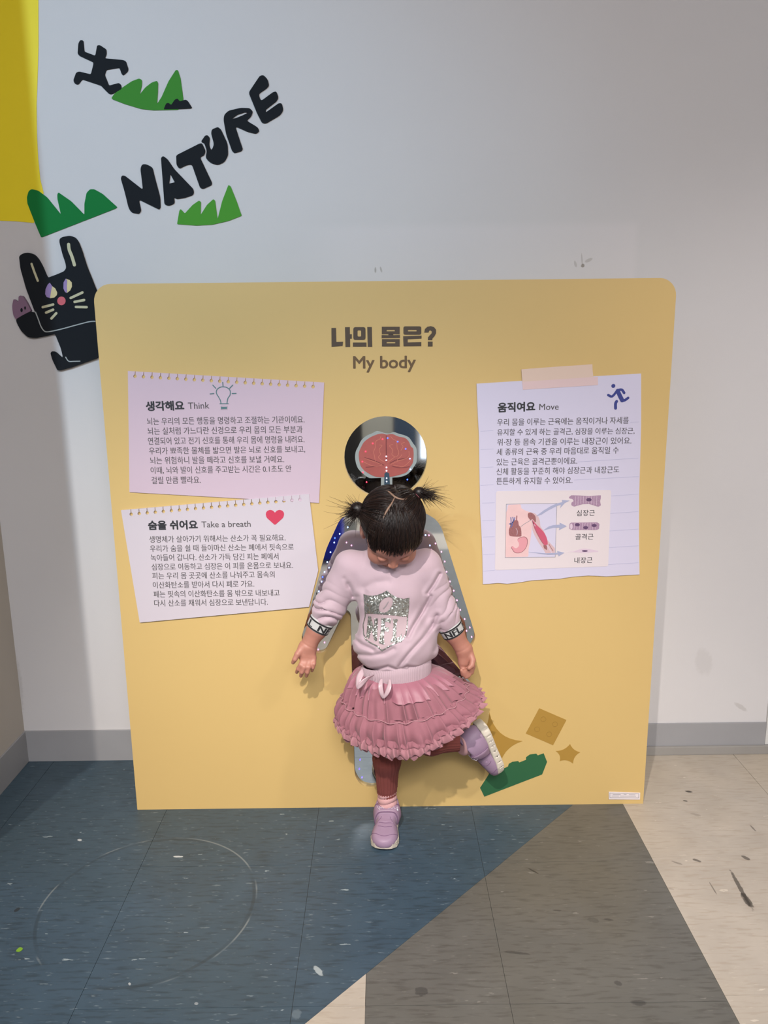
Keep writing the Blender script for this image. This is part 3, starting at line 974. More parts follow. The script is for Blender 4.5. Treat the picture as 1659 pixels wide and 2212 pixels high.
ti = []
for Lp in ([(88, 157), (143, 157), (147, 325), (228, 322), (222, 372), (90, 382)], [(250, 148), (308, 147), (309, 232), (332, 232), (332, 285), (310, 286), (312, 383), (256, 384)],
           rect(345, 331, 507, 380), [(516, 146), (571, 146), (576, 382), (522, 382)], [(770, 228), (825, 228), (828, 244), (907, 240), (907, 277), (688, 279), (688, 242), (768, 244)],
           [(945, 256), (1165, 248), (1165, 284), (1000, 292), (1000, 330), (1162, 326), (1162, 374), (950, 377), (946, 300)], rect(1240, 320, 1297, 378)):
    ti.append([px2(c7(Lp), PF)])
ti.append([round_poly(px2(c7(rect(350, 147, 495, 300)), PF), .006), round_poly(px2(c7(rect(400, 186, 443, 260)), PF), .003)])
ti.append([px2(c7(rect(690, 143, 904, 232)), PF), px2(c7(rect(748, 180, 845, 197)), PF)])
ti.append([px2(c7(rect(692, 290, 904, 378)), PF), px2(c7(rect(748, 325, 850, 340)), PF)])
ti.append([round_poly(px2(c7(rect(948, 138, 1162, 238)), PF), .005), round_poly(px2(c7(rect(1002, 180, 1105, 198)), PF), .0012)])
ti.append([px2(c7([(1197, 212), (1205, 170), (1235, 143), (1275, 135), (1315, 148), (1338, 180), (1338, 220), (1320, 255), (1295, 282), (1292, 303), (1240, 303), (1242, 270), (1262, 245), (1285, 222), (1288, 200), (1275, 187), (1258, 188), (1248, 212)]), PF)])
tt = []
for Ls_ in ti:
    V, F = fill2d(Ls_, .0012)
    tt.append((np.stack([V[:, 0], PF - V[:, 2], V[:, 1]], 1), F))
mesh('title_lettering', *join(tt), 'title', pan)
put_text('subtitle_lettering', 'My body', c7([(348, 640)])[0], c7([(1098, 634)])[0], 150 * .1808, PF, 'title2', pan, offset=.022, refh=.72)

YN = PF - 0.003   # face of the note sheets


def keyholes(P0, P1, t0, t1, n):
    """list of keyhole notches cut from the top edge P0->P1 in px"""
    P0, P1 = np.array(P0, float), np.array(P1, float)
    out = [tuple(P0)]
    d = (P1 - P0); L = np.linalg.norm(d); d /= L
    nn = np.array([-d[1], d[0]])
    if nn[1] < 0: nn = -nn
    for i in range(n):
        s = L * (t0 + (t1 - t0) * i / (n - 1))
        c = P0 + d * s
        out.append(tuple(c - d * .5))
        ctr = c + nn * 10.5
        for k in range(9):
            a = math.radians(-75 + 330 * k / 8)
            out.append(tuple(ctr + (d * math.cos(a) * -1 + nn * math.sin(a)) * 3.8))
        out.append(tuple(c + d * .6))
    out.append(tuple(P1))
    return out


cn1 = crop(250, 780, 470)
cn2 = crop(250, 1050, 470)
cn3 = crop(1020, 780, 380)
cn4 = crop(1020, 1040, 380)


def note(name, pts, m, label, thick=.003, Y=PF):
    o = printed(name, [pts], m, pan, Y, thick)
    o['label'] = label
    return o


top1 = keyholes(cn1([(95, 75)])[0], cn1([(1590, 163)])[0], .038, .945, 22)
n1 = note('note_sheet', top1 + [(689.5, 1086), cn1([(107, 998)])[0]], 'note_pink', 'lavender notebook sheet headed Think')
top2 = keyholes(cn2([(45, 182)])[0], cn2([(1475, 58)])[0], .052, .95, 22)
n2 = note('note_sheet', top2 + cn2([(1545, 640), (1475, 917), (187, 1036)]), 'note_white', 'pale notebook sheet headed Take a breath', .0052)
n3p = cn3([(40, 213), (300, 196), (600, 178), (900, 158), (1200, 140), (1590, 117), (1590, 600)]) + cn4([(1572, 120), (1570, 480), (1575, 875), (1440, 882), (1260, 893), (1180, 888), (1090, 885), (940, 897), (820, 915), (560, 930), (440, 950), (330, 962), (240, 955), (160, 962), (100, 966), (95, 700), (88, 520), (75, 300)]) + cn3([(66, 1000), (62, 700), (48, 420)])
n3 = note('note_sheet', n3p, 'note_blue', 'torn bluish ruled sheet headed Move')
for (nm, cf, lines, Yt) in (
    (n1, cn1, [("뇌는 우리의 모든 행동을 명령하고 조절하는 기관이에요.", (240, 488), (1440, 472)), ("뇌는 실처럼 가느다란 신경으로 우리 몸의 모든 부분과", (245, 562), (1425, 548)),
               ("연결되어 있고 전기 신호를 통해 우리 몸에 명령을 내려요.", (248, 638), (1440, 624)), ("우리가 뾰족한 물체를 밟으면 발은 뇌로 신호를 보내고,", (256, 714), (1445, 700)),
               ("뇌는 위험하니 발을 떼라고 신호를 보낼 거예요.", (263, 786), (1285, 775)), ("이때, 뇌와 발이 신호를 주고받는 시간은 0.1초도 안", (268, 862), (1340, 848)), ("걸릴 만큼 빨라요.", (275, 937), (650, 932))], PF - .003),
    (n2, cn2, [("생명체가 살아가기 위해서는 산소가 꼭 필요해요.", (258, 432), (1295, 418)), ("우리가 숨을 쉴 때 들이마신 산소는 폐에서 핏속으로", (263, 502), (1358, 488)),
               ("녹아들어 갑니다. 산소가 가득 담긴 피는 폐에서", (268, 572), (1242, 560)), ("심장으로 이동하고 심장은 이 피를 온몸으로 보내요.", (275, 642), (1352, 628)),
               ("피는 우리 몸 곳곳에 산소를 나눠주고 몸속의", (280, 710), (1212, 698)), ("이산화탄소를 받아서 다시 폐로 가요.", (285, 780), (1057, 770)),
               ("폐는 핏속의 이산화탄소를 몸 밖으로 내보내고", (290, 850), (1250, 838)), ("다시 산소를 채워서 심장으로 보낸답니다.", (295, 918), (1160, 908))], PF - .0052),
    (n3, cn3, [("우리 몸을 이루는 근육에는 움직이거나 자세를", (235, 610), (1475, 590)), ("유지할 수 있게 하는 골격근, 심장을 이루는 심장근,", (235, 705), (1530, 690)),
               ("위·장 등 몸속 기관을 이루는 내장근이 있어요.", (235, 798), (1500, 782)), ("세 종류의 근육 중 우리 마음대로 움직일 수", (230, 890), (1380, 872)),
               ("있는 근육은 골격근뿐이에요.", (230, 985), (990, 972)), ("신체 활동을 꾸준히 해야 심장근과 내장근도", (228, 1075), (1385, 1055)), ("튼튼하게 유지할 수 있어요.", (228, 1165), (945, 1155))], PF - .003)):
    for s, a, b in lines:
        hpx = 15.8 if nm is not n3 else 15.0
        if nm is n2: hpx = 14.4
        put_text('text_line', s, cf([a])[0], cf([b])[0], hpx, Yt, 'ink', nm, offset=.006)
put_text('heading', "생각해요", cn1([(232, 382)])[0], cn1([(525, 376)])[0], 21.5, PF - .003, 'ink_dark', n1, offset=.040)
put_text('heading', "Think", cn1([(553, 365)])[0], cn1([(715, 361)])[0], 14.5, PF - .003, 'ink', n1, offset=.004, refh=.72)
put_text('heading', "숨을 쉬어요", cn2([(249, 336)])[0], cn2([(628, 330)])[0], 20.5, PF - .0052, 'ink_dark', n2, offset=.040)
put_text('heading', "Take a breath", cn2([(655, 315)])[0], cn2([(1030, 310)])[0], 13.5, PF - .0052, 'ink', n2, offset=.004, refh=.72)
put_text('heading', "움직여요", cn3([(240, 486)])[0], cn3([(595, 474)])[0], 21.5, PF - .003, 'ink_dark', n3, offset=.040)
put_text('heading', "Move", cn3([(632, 462)])[0], cn3([(815, 458)])[0], 14, PF - .003, 'ink', n3, offset=.004, refh=.72)
# bulb icon
YA = PF - .003
bulb = []
for pts in ([(803, 325), (798, 300), (785, 275), (768, 245), (772, 218), (795, 200), (822, 196), (850, 203), (872, 225), (872, 258), (855, 285), (848, 325)], [(795, 325), (858, 325)], [(805, 345), (850, 345), (850, 368), (805, 368), (805, 345)],
            [(740, 183), (763, 207)], [(892, 183), (869, 207)], [(720, 250), (748, 247)], [(888, 247), (918, 246)], [(816, 162), (818, 190)]):
    P = px2(cn1(pts), YA)
    if len(pts) > 5 and pts[0] != pts[-1]: P = catmull(P, 4, False)
    V, F = fill2d(stroke(P, .0024), .0006 + .0001 * len(bulb))
    bulb.append((np.stack([V[:, 0], YA - V[:, 2], V[:, 1]], 1), F))
mesh('bulb_icon', *join(bulb), 'teal', n1)
hp = [(1214, 298), (1150, 240), (1143, 212), (1152, 190), (1178, 180), (1202, 188), (1214, 205), (1226, 188), (1250, 180), (1276, 190), (1285, 212), (1278, 240)]
printed('heart_icon', [cn2(hp)], 'heart', n2, PF - .0052, .0006, r=.004)
# ruled lines, tape, runner
rl = []
for yl_, yr in ((662, 575), (835, 748), (1005, 915), (1172, 1088)):
    rl.append(stroke(px2(cn3([(78, yl_), (200, yl_ - 7)]), YA), .0008, cap=False))
for (a, b) in (((995, 951), (1565, 915)), ((960, 1122), (1572, 1088)), ((1490, 578), (1570, 574))):
    rl.append(stroke(px2(cn3([a, b]), YA), .0008, cap=False))
for y in (205, 370, 525, 690, 845):
    rl.append(stroke(px2(cn4([(88 + y * .02, y), (212, y - 6)]), YA), .0008, cap=False))
for y in (125, 290, 455, 612, 772):
    rl.append(stroke(px2(cn4([(1312 - (y - 125) * .05, y + 12), (1568, y - 6)]), YA), .0008, cap=False))
for Lp in rl:
    plate('ruled_line', Lp, YA, .0003, 'rule', n3)
tp = printed('tape_strip', [cn3([(462, 78), (560, 70), (800, 52), (1130, 30), (1133, 90), (1140, 150), (470, 195)])], 'tape', pan, PF, .0034)
tp['label'] = 'beige translucent tape over the top of the ruled sheet'
printed('tape_overlap', [cn3([(470, 195), (1140, 150), (1185, 148), (1186, 226), (478, 270)])], 'tape2', n3, YA, .0006)
run_parts = [[circ(px2(cn3([(1331, 234)]), YA)[0], .0052, 20)]]
for pts, w in (([(1283, 320), (1320, 333), (1362, 285)], .0062), ([(1375, 275), (1410, 270), (1433, 300)], .0066), ([(1372, 280), (1392, 325), (1415, 370)], .0105), ([(1415, 372), (1440, 368), (1470, 347)], .0066), ([(1362, 380), (1352, 400), (1352, 445)], .0074)):
    run_parts.append(stroke(catmull(px2(cn3(pts), YA), 4, False), w))
parts = []
for q_, Lp in enumerate(run_parts):
    V, F = fill2d(Lp, .0005 + .0001 * q_)
    parts.append((np.stack([V[:, 0], YA - V[:, 2], V[:, 1]], 1), F))
mesh('runner_icon', *join(parts), 'navy', n3)
# anatomy card
printed('picture_card', [cn4([(225, 92), (1310, 80), (1282, 800), (215, 836)])], 'card', n3, YA, .0006, r=.006)
YC = YA - .0006
cz = crop(1060, 1080, 180)


def art(pts, m, lift, smooth=0, r=0):
    P = px2(cz(pts), YC)
    if smooth: P = catmull(P, smooth)
    elif r: P = round_poly(P, r)
    plate('picture_print', [P], YC, lift, m, n3)


def artl(pts, w, m, lift, sm=5, cf=cz):
    P = px2(cf(pts), YC)
    if sm: P = catmull(P, sm, False)
    if np.ndim(w): w = np.interp(np.linspace(0, 1, len(P)), np.linspace(0, 1, len(w)), w)
    plate('picture_print', stroke(P, w), YC, lift, m, n3)


art([(310, 82), (1318, 66), (1284, 1136), (288, 1146)], 'note_blue', .0001)
art([(345, 95), (600, 85), (605, 165), (700, 215), (830, 255), (880, 330), (850, 420), (815, 560), (805, 700), (780, 850), (755, 960), (750, 1130), (292, 1142), (305, 250), (330, 200)], 'skinprint', .0002, r=.004)
art([(800, 250), (880, 265), (950, 330), (980, 420), (985, 520), (1060, 620), (1130, 800), (1240, 920), (1280, 960), (1276, 1060), (1110, 1100), (1060, 1000), (960, 860), (880, 720), (830, 600), (815, 450)], 'skinprint2', .0003, r=.004)
for pts in ([(310, 82), (1318, 66)], [(1318, 66), (1284, 1136)], [(1284, 1136), (288, 1146)], [(288, 1146), (310, 82)]):
    artl(pts, .0009, 'frame_ln', .0007, 0)
art([(380, 540), (400, 470), (440, 430), (500, 400), (545, 420), (560, 500), (600, 560), (612, 690), (590, 728), (430, 725), (370, 700), (360, 600)], 'heartprint', .0004, smooth=4)
for pts in ([(400, 350), (405, 430), (395, 480)], [(440, 345), (450, 400), (430, 450)], [(480, 350), (470, 400), (425, 470)], [(370, 475), (430, 490), (400, 540)]):
    artl(pts, .0026, 'vein', .0005)
artl([(520, 320), (515, 400), (530, 470), (500, 520)], .003, 'organ_line', .0005)
artl([(470, 400), (440, 520), (460, 640)], .0012, 'organ_line', .0006)
artl([(500, 560), (530, 620), (520, 700)], .001, 'fibre_lt', .0006)
sto = [(548, 765), (620, 735), (680, 730), (725, 765), (738, 830), (720, 920), (670, 1000), (600, 1050), (520, 1060), (460, 1035), (425, 980), (405, 955), (430, 920), (460, 950), (500, 965), (540, 945), (565, 900), (560, 850), (535, 810)]
art(sto, 'organ_line', .0004, smooth=4)
P = px2(cz(sto), YC); Pc = P.mean(0)
plate('picture_print', [catmull(P + (Pc - P) * .07, 4)], YC, .0006, 'organ', n3)
art([(745, 265), (800, 250), (850, 280), (890, 330), (900, 420), (880, 440), (830, 380), (790, 400), (740, 330)], 'heartprint', .0005, smooth=3)
art([(820, 400), (850, 420), (920, 500), (1040, 620), (1110, 740), (1135, 870), (1110, 895), (1050, 885), (960, 750), (870, 570)], 'muscle', .0005, smooth=4)
artl([(830, 420), (900, 600), (980, 770), (1050, 880)], .0014, 'organ_line', .0007)
artl([(815, 400), (850, 470), (890, 520)], .0014, 'fibre_lt', .0007)
art([(1045, 900), (1120, 900), (1120, 1000), (1060, 960)], 'heartprint', .0005, r=.002)
artl([(1120, 900), (1170, 980), (1215, 1050)], .003, 'fibre_lt', .0006)
artl([(1160, 880), (1200, 950), (1240, 1010)], .0016, 'heartprint', .0006)
artl([(600, 530), (680, 470), (800, 400)], .0012, 'frame_ln', .0007)
art([(900, 325), (1050, 210), (1200, 120), (1310, 70), (1425, 42), (1420, 0), (1570, 12), (1475, 60), (1378, 165), (1402, 90), (1290, 130), (1150, 200), (1010, 290)], 'arrow', .0008)
art([(1045, 605), (1150, 530), (1240, 500), (1375, 490), (1370, 450), (1515, 520), (1358, 600), (1372, 550), (1250, 550), (1150, 575)], 'arrow', .0008)
art([(745, 1030), (900, 1045), (1100, 1062), (1330, 1050), (1325, 1015), (1468, 1050), (1350, 1122), (1348, 1085), (1150, 1090), (950, 1065)], 'arrow', .0008)


def art4(pts, m, lift, smooth=0, r=0):
    P = px2(cn4(pts), YC)
    if smooth: P = catmull(P, smooth)
    elif r: P = round_poly(P, r)
    plate('picture_print', [P], YC, lift, m, n3)


art4([(912, 148), (935, 130), (1010, 132), (1100, 138), (1214, 130), (1213, 160), (1205, 185), (1214, 225), (1190, 240), (1100, 212), (1040, 215), (960, 238), (935, 225), (935, 200), (958, 185), (945, 165), (915, 160)], 'fibre', .0003, r=.002)
for k in range(9): artl([(975 + k * 25, 142), (972 + k * 25, 222 if k < 2 or k > 6 else 208)], .0009, 'fibre_lt', .0005, 0, cn4)
art4([tuple(p) for p in circ((1100, 172), 26, 14, 16)], 'fibre_dk', .0006)
art4([(917, 402), (930, 388), (1180, 385), (1200, 400), (1196, 448), (1170, 458), (940, 458), (915, 445)], 'fibre', .0003, r=.002)
for k in range(9): artl([(965 + k * 25, 392), (960 + k * 25, 452)], .0009, 'fibre_lt', .0005, 0, cn4)
for c in ((992, 408), (1070, 435), (1150, 415)): art4([tuple(p) for p in circ(c, 24, 12, 15)], 'fibre_dk', .0006)
art4([tuple(p) for p in circ((934, 424), 13, 14, 28)], 'fibre_lt', .0006)
art4([(890, 665), (960, 658), (1010, 640), (1060, 632), (1120, 640), (1190, 655), (1188, 664), (1110, 670), (1050, 675), (1000, 670), (950, 664)], 'fibre_lt', .0003, r=.002)
art4([tuple(p) for p in circ((1062, 655), 28, 12, 8)], 'fibre_dk', .0006)
for s, a, b in (("심장근", (983, 326), (1155, 322)), ("골격근", (972, 550), (1142, 547)), ("내장근", (963, 772), (1133, 768))):
    put_text('text_line', s, cn4([a])[0], cn4([b])[0], 12.8, YC, 'ink_dark', n3, offset=.002)

# gold and green printed shapes
cg = crop(980, 1500, 420)


def arcpts(a, b, bulge, n=8):
    a = np.array(a, float); b = np.array(b, float)
    m_ = (a + b) / 2; d = b - a
    nn = np.array([-d[1], d[0]]) / np.linalg.norm(d)
    c = m_ + nn * bulge
    return [tuple((1 - t) ** 2 * a + 2 * t * (1 - t) * c + t * t * b) for t in np.linspace(0, 1, n, endpoint=False)]


star = arcpts((305, 150), (588, 398), 145) + arcpts((588, 398), (388, 650), 110) + arcpts((388, 650), (112, 420), 120) + arcpts((112, 420), (305, 150), 110)
printed('gold_star', [cg(star)], 'gold', pan)
st = [(993, 423), (1080, 493), (1018, 590), (905, 568), (870, 483)]
s5 = []
for i in range(5): s5 += arcpts(st[i], st[(i + 1) % 5], 34 if i else 30, 6)
printed('gold_star', [cg(s5)], 'gold', pan)
sq = printed('gold_square', [cg([(730, 118), (962, 218), (848, 433), (615, 333)])], 'gold', pan)
for c in ((765, 212), (865, 255), (712, 297), (815, 340)):
    cc = px2(cg([c]), PF - .0006)[0]
    plate('stud_ring', [circ(cc, .0078, 24), circ(cc, .0071, 24)], PF - .0006, .0003, 'gold_line', sq)
gb = [(225, 797), (298, 685), (308, 655), (345, 636), (398, 632), (405, 641), (463, 615), (470, 592), (500, 575), (550, 568), (560, 580), (617, 558), (618, 535), (650, 512), (705, 505), (718, 520), (768, 502), (797, 575), (755, 682), (262, 872)]
printed('green_block_print', [cg(gb)], 'green_brick', pan)
pl = printed('label_plate', [cg([(1322, 830), (1590, 838), (1587, 895), (1322, 893)])], 'plate', pan, PF, .002)
parts = []
YL = PF - .002
for pts, w in (([(1333, 842), (1580, 848)], .0012), ([(1333, 842), (1333, 882)], .0012), ([(1333, 882), (1578, 884)], .0012), ([(1580, 848), (1578, 884)], .0012), ([(1358, 855), (1425, 855)], .0014), ([(1450, 852), (1475, 855)], .0014), ([(1495, 856), (1550, 857)], .0014), ([(1348, 868), (1410, 868)], .001), ([(1420, 868), (1555, 869)], .001)):
    V, F = fill2d(stroke(px2(cg(pts), YL), w, cap=False), .0002)
    parts.append((np.stack([V[:, 0], YL - V[:, 2], V[:, 1]], 1), F))
mesh('label_print', *join(parts), 'frame_ln', pl)

lf = flr(42, 2052)
a = catmull([(lf[0] - .006, lf[1] - .004), (lf[0] + .003, lf[1] - .006), (lf[0] + .007, lf[1] + .002), (lf[0] - .002, lf[1] + .007)], 3)
V, F = fill2d([a], .0012)
V[:, 2] += .0002
tag(mesh('paper_scrap', V, F, 'leaf'), 'tiny yellow-green scrap lying on the blue tiles at far left', 'scrap')

# ------------------------------------------------------------------ implicit surfaces -> mesh (surface nets)
def vlen(a): return np.sqrt((a * a).sum(-1))


def capsule(P, a, b, r1, r2):
    a = np.asarray(a, float); b = np.asarray(b, float)
    ba = b - a; L2 = ba @ ba
    t = np.clip((P - a) @ ba / L2, 0, 1)
    return vlen(P - a - t[:, None] * ba) - (r1 + (r2 - r1) * t)


def ellip(P, c, r, Rm=None):
    d = P - np.asarray(c, float)
    if Rm is not None: d = d @ Rm      # Rm columns = local axes
    r = np.asarray(r, float)
    k0 = vlen(d / r); k1 = vlen(d / (r * r))
    return k0 * (k0 - 1) / np.maximum(k1, 1e-9)


def smin(a, b, k):
    h = np.clip(0.5 + 0.5 * (b - a) / k, 0, 1)
    return b + (a - b) * h - k * h * (1 - h)


def smax(a, b, k): return -smin(-a, -b, k)


def sdf_mesh(fn, lo, hi, h, pad=4):
    lo = np.asarray(lo, float); hi = np.asarray(hi, float)
    S4 = 4
    nc = np.ceil((hi - lo) / (h * S4)).astype(int) + 1
    ax = [lo[i] + (np.arange(nc[i]) + .5) * h * S4 - .5 * h for i in range(3)]
    G = np.stack(np.meshgrid(*ax, indexing='ij'), -1).reshape(-1, 3)
    D = np.concatenate([fn(G[i:i + 200000]) for i in range(0, len(G), 200000)]).reshape(nc)
    near = np.abs(D) < h * S4 * 1.5 + .002
    F = np.repeat(np.repeat(np.repeat(D, S4, 0), S4, 1), S4, 2).astype(np.float32)
    idx = np.argwhere(near)
    sub = np.stack(np.meshgrid(*[np.arange(S4)] * 3, indexing='ij'), -1).reshape(-1, 3)
    I = (idx[:, None, :] * S4 + sub[None]).reshape(-1, 3)
    P = lo + I * h
    val = np.concatenate([fn(P[i:i + 300000]) for i in range(0, len(P), 300000)]) if len(P) else np.zeros(0)
    F[I[:, 0], I[:, 1], I[:, 2]] = val
    ins = F < 0
    nx, ny, nz = F.shape
    cnt = np.zeros((nx - 1, ny - 1, nz - 1), np.int8)
    for dx in (0, 1):
        for dy in (0, 1):
            for dz in (0, 1):
                cnt += ins[dx:nx - 1 + dx, dy:ny - 1 + dy, dz:nz - 1 + dz]
    act = np.argwhere((cnt > 0) & (cnt < 8))
    corners = np.array([(x, y, z) for x in (0, 1) for y in (0, 1) for z in (0, 1)])
    C8 = np.stack([F[act[:, 0] + c[0], act[:, 1] + c[1], act[:, 2] + c[2]] for c in corners], 1)
    acc = np.zeros((len(act), 3)); n = np.zeros(len(act))
    for i in range(8):
        for j in range(i + 1, 8):
            if np.abs(corners[i] - corners[j]).sum() != 1: continue
            a, b = C8[:, i], C8[:, j]
            m_ = (a < 0) != (b < 0)
            t = np.where(m_, a / np.where(m_, a - b, 1), 0)
            acc += m_[:, None] * (corners[i] + t[:, None] * (corners[j] - corners[i]))
            n += m_
    V = lo + (act + acc / n[:, None]) * h
    ID = -np.ones((nx - 1, ny - 1, nz - 1), np.int32)
    ID[act[:, 0], act[:, 1], act[:, 2]] = np.arange(len(act))
    quads = []
    for ax_ in range(3):
        u, v = [(1, 2), (2, 0), (0, 1)][ax_]
        sl0 = [slice(None)] * 3; sl1 = [slice(None)] * 3
        sl0[ax_] = slice(0, -1); sl1[ax_] = slice(1, None)
        a = ins[tuple(sl0)]; b = ins[tuple(sl1)]
        E_ = np.argwhere(a != b)
        E_ = E_[(E_[:, u] > 0) & (E_[:, v] > 0) & (E_[:, u] < F.shape[u] - 1) & (E_[:, v] < F.shape[v] - 1)]
        fl_ = a[E_[:, 0], E_[:, 1], E_[:, 2]]
        eu = np.zeros(3, int); eu[u] = 1
        ev = np.zeros(3, int); ev[v] = 1
        q = np.stack([ID[tuple((E_ - eu - ev).T)], ID[tuple((E_ - ev).T)], ID[tuple(E_.T)], ID[tuple((E_ - eu).T)]], 1)
        q = np.where(fl_[:, None], q, q[:, ::-1])
        quads.append(q)
    Q = np.concatenate(quads)
    Q = Q[(Q >= 0).all(1)]
    return V, Q


def norm(v):
    v = np.asarray(v, float)
    return v / np.linalg.norm(v)


def polydist(P, pts):
    """distance to polyline and parameter"""
    best = np.full(len(P), 1e9)
    for i in range(len(pts) - 1):
        a, b = np.asarray(pts[i]), np.asarray(pts[i + 1])
        ba = b - a
        t = np.clip((P - a) @ ba / (ba @ ba), 0, 1)
        best = np.minimum(best, vlen(P - a - t[:, None] * ba))
    return best


# ------------------------------------------------------------------ the child
who = thing('person', 'toddler in pale pink sweatshirt and pink tulle skirt, head bowed, one foot kicked up', 'person', (0.0, -0.42, 0.0))

shL = at(752, 1222, -.388); shR = at(925, 1220, -.388)
elL = at(712, 1312, -.375); wrL = at(666, 1393, -.385)
elR = at(955, 1322, -.378); wrR = at(999, 1400, -.375)
pelv = at(852, 1490, -.385); chest = at(843, 1275, -.385); belly = at(852, 1385, -.392); neck = at(840, 1195, -.395)
hipS = at(838, 1520, -.395); kneeS = at(836, 1640, -.405); ankS = at(836, 1742, -.365)
hipK = at(885, 1530, -.395); kneeK = at(930, 1600, -.440); ankK = at(1004, 1600, -.365)
HC = at(847, 1142, -.460)          # head centre
tilt = math.radians(50); roll = math.radians(-7)
hf = np.array([0.05, -math.cos(tilt), -math.sin(tilt)]); hf = norm(hf)     # face direction
hu = np.array([0.10, -math.sin(tilt), math.cos(tilt)]); hu = norm(hu - hf * (hu @ hf))
hr = np.cross(hf, hu)              # to the child's ... side
HR = np.stack([hr, hf, hu], 1)     # local axes: x right, y forward, z up


def HL(x, y, z): return HC + HR @ np.array([x, y, z], float)


def head_sdf(P):
    L = (P - HC) @ HR
    d = ellip(L, (0, -.012, .018), (.070, .083, .074))
    d = smin(d, ellip(L, (0, .030, -.022), (.056, .050, .062)), .03)     # face
    for s in (-1, 1):
        d = smin(d, ellip(L, (s * .034, .052, -.040), (.026, .024, .024)), .02)   # cheeks
    d = smin(d, ellip(L, (0, .052, -.078), (.022, .020, .016)), .02)      # chin
    d = smin(d, ellip(L, (0, .066, .020), (.045, .016, .026)), .02)       # brow
    for s in (-1, 1):
        d = smax(d, -ellip(L, (s * .027, .086, -.012), (.014, .010, .008)), .010)  # eye hollows
        d = smin(d, ellip(L, (s * .027, .074, -.013), (.0125, .0095, .0085)), .003)  # closed lids
    d = smin(d, capsule(L, (0, .078, -.008), (0, .088, -.032), .006, .0075), .010)   # nose
    for s in (-1, 1):
        d = smin(d, ellip(L, (s * .007, .086, -.034), (.006, .006, .005)), .004)
    d = smin(d, ellip(L, (0, .076, -.053), (.016, .007, .0045)), .005)   # lips
    d = smin(d, ellip(L, (0, .074, -.060), (.013, .007, .0045)), .004)
    d = smax(d, -capsule(L, (-.014, .085, -.0565), (.014, .085, -.0565), .0018, .0018), .003)
    for s in (-1, 1):                                                    # ears
        e = ellip(L, (s * .073, -.006, -.012), (.008, .017, .026))
        e = smax(e, -ellip(L, (s * .081, .000, -.010), (.006, .010, .016)), .004)
        d = smin(d, e, .005)
        d = smin(d, ellip(L, (s * .070, .002, -.034), (.006, .008, .008)), .004)
    return d


# fingers: polylines with radii, from photo-side measurements
def fingers_left():
    Y = -.392
    out = []
    for pts, r in (([(656, 1424, -.400), (650, 1436, -.410), (644, 1445, -.408), (641, 1452, -.398)], (.0078, .0066, .0058, .0048)),
                   ([(662, 1427, -.400), (657, 1441, -.414), (652, 1452, -.414), (650, 1460, -.404)], (.0080, .0068, .0060, .0050)),
                   ([(670, 1427, -.398), (667, 1441, -.412), (664, 1452, -.412), (662, 1460, -.403)], (.0078, .0066, .0058, .0049)),
                   ([(678, 1422, -.394), (678, 1434, -.406), (676, 1442, -.406), (674, 1449, -.398)], (.0070, .0058, .0050, .0042)),
                   ([(651, 1402, -.398), (643, 1413, -.408), (637, 1424, -.412), (633, 1431, -.408)], (.0100, .0084, .0068, .0052))):
        out.append(([at(*p) for p in pts], r))
    return out


def fingers_right():
    out = []
    for pts, r in (([(1016, 1424, -.372), (1021, 1440, -.372), (1018, 1452, -.378), (1012, 1446, -.388)], (.0085, .0078, .0068, .0060)),
                   ([(1010, 1432, -.372), (1015, 1450, -.380), (1011, 1459, -.388), (1006, 1449, -.394)], (.0088, .0080, .0070, .0060)),
                   ([(1003, 1434, -.374), (1008, 1453, -.384), (1006, 1461, -.392), (1001, 1452, -.398)], (.0085, .0076, .0066, .0056)),
                   ([(996, 1432, -.378), (1000, 1448, -.388), (1000, 1456, -.394), (997, 1448, -.400)], (.0076, .0066, .0058, .0050)),
                   ([(1016, 1412, -.382), (1021, 1426, -.392), (1019, 1437, -.400), (1013, 1443, -.404)], (.0096, .0086, .0074, .0058))):
        out.append(([at(*p) for p in pts], r))
    return out


FL, FR = fingers_left(), fingers_right()


def hand(P, d, fs, palm, k=.0045):
    lo = np.min([p for f in fs for p in f[0]] + list(palm[0]), 0) - .04
    hi = np.max([p for f in fs for p in f[0]] + list(palm[0]), 0) + .04
    m_ = ((P > lo) & (P < hi)).all(1)
    if not m_.any(): return d
    Q = P[m_]; e = d[m_]
    pm = None
    for a, b, r1, r2 in palm[1]:
        c = capsule(Q, a, b, r1, r2)
        pm = c if pm is None else smin(pm, c, .010)
    e = smin(e, pm, .012)
    for pts, r in fs:
        f = None
        for i in range(3):
            c = capsule(Q, pts[i], pts[i + 1], r[i], r[i + 1])
            f = c if f is None else smin(f, c, .002)
        e = smin(e, f, k)
    d = d.copy(); d[m_] = e
    return d


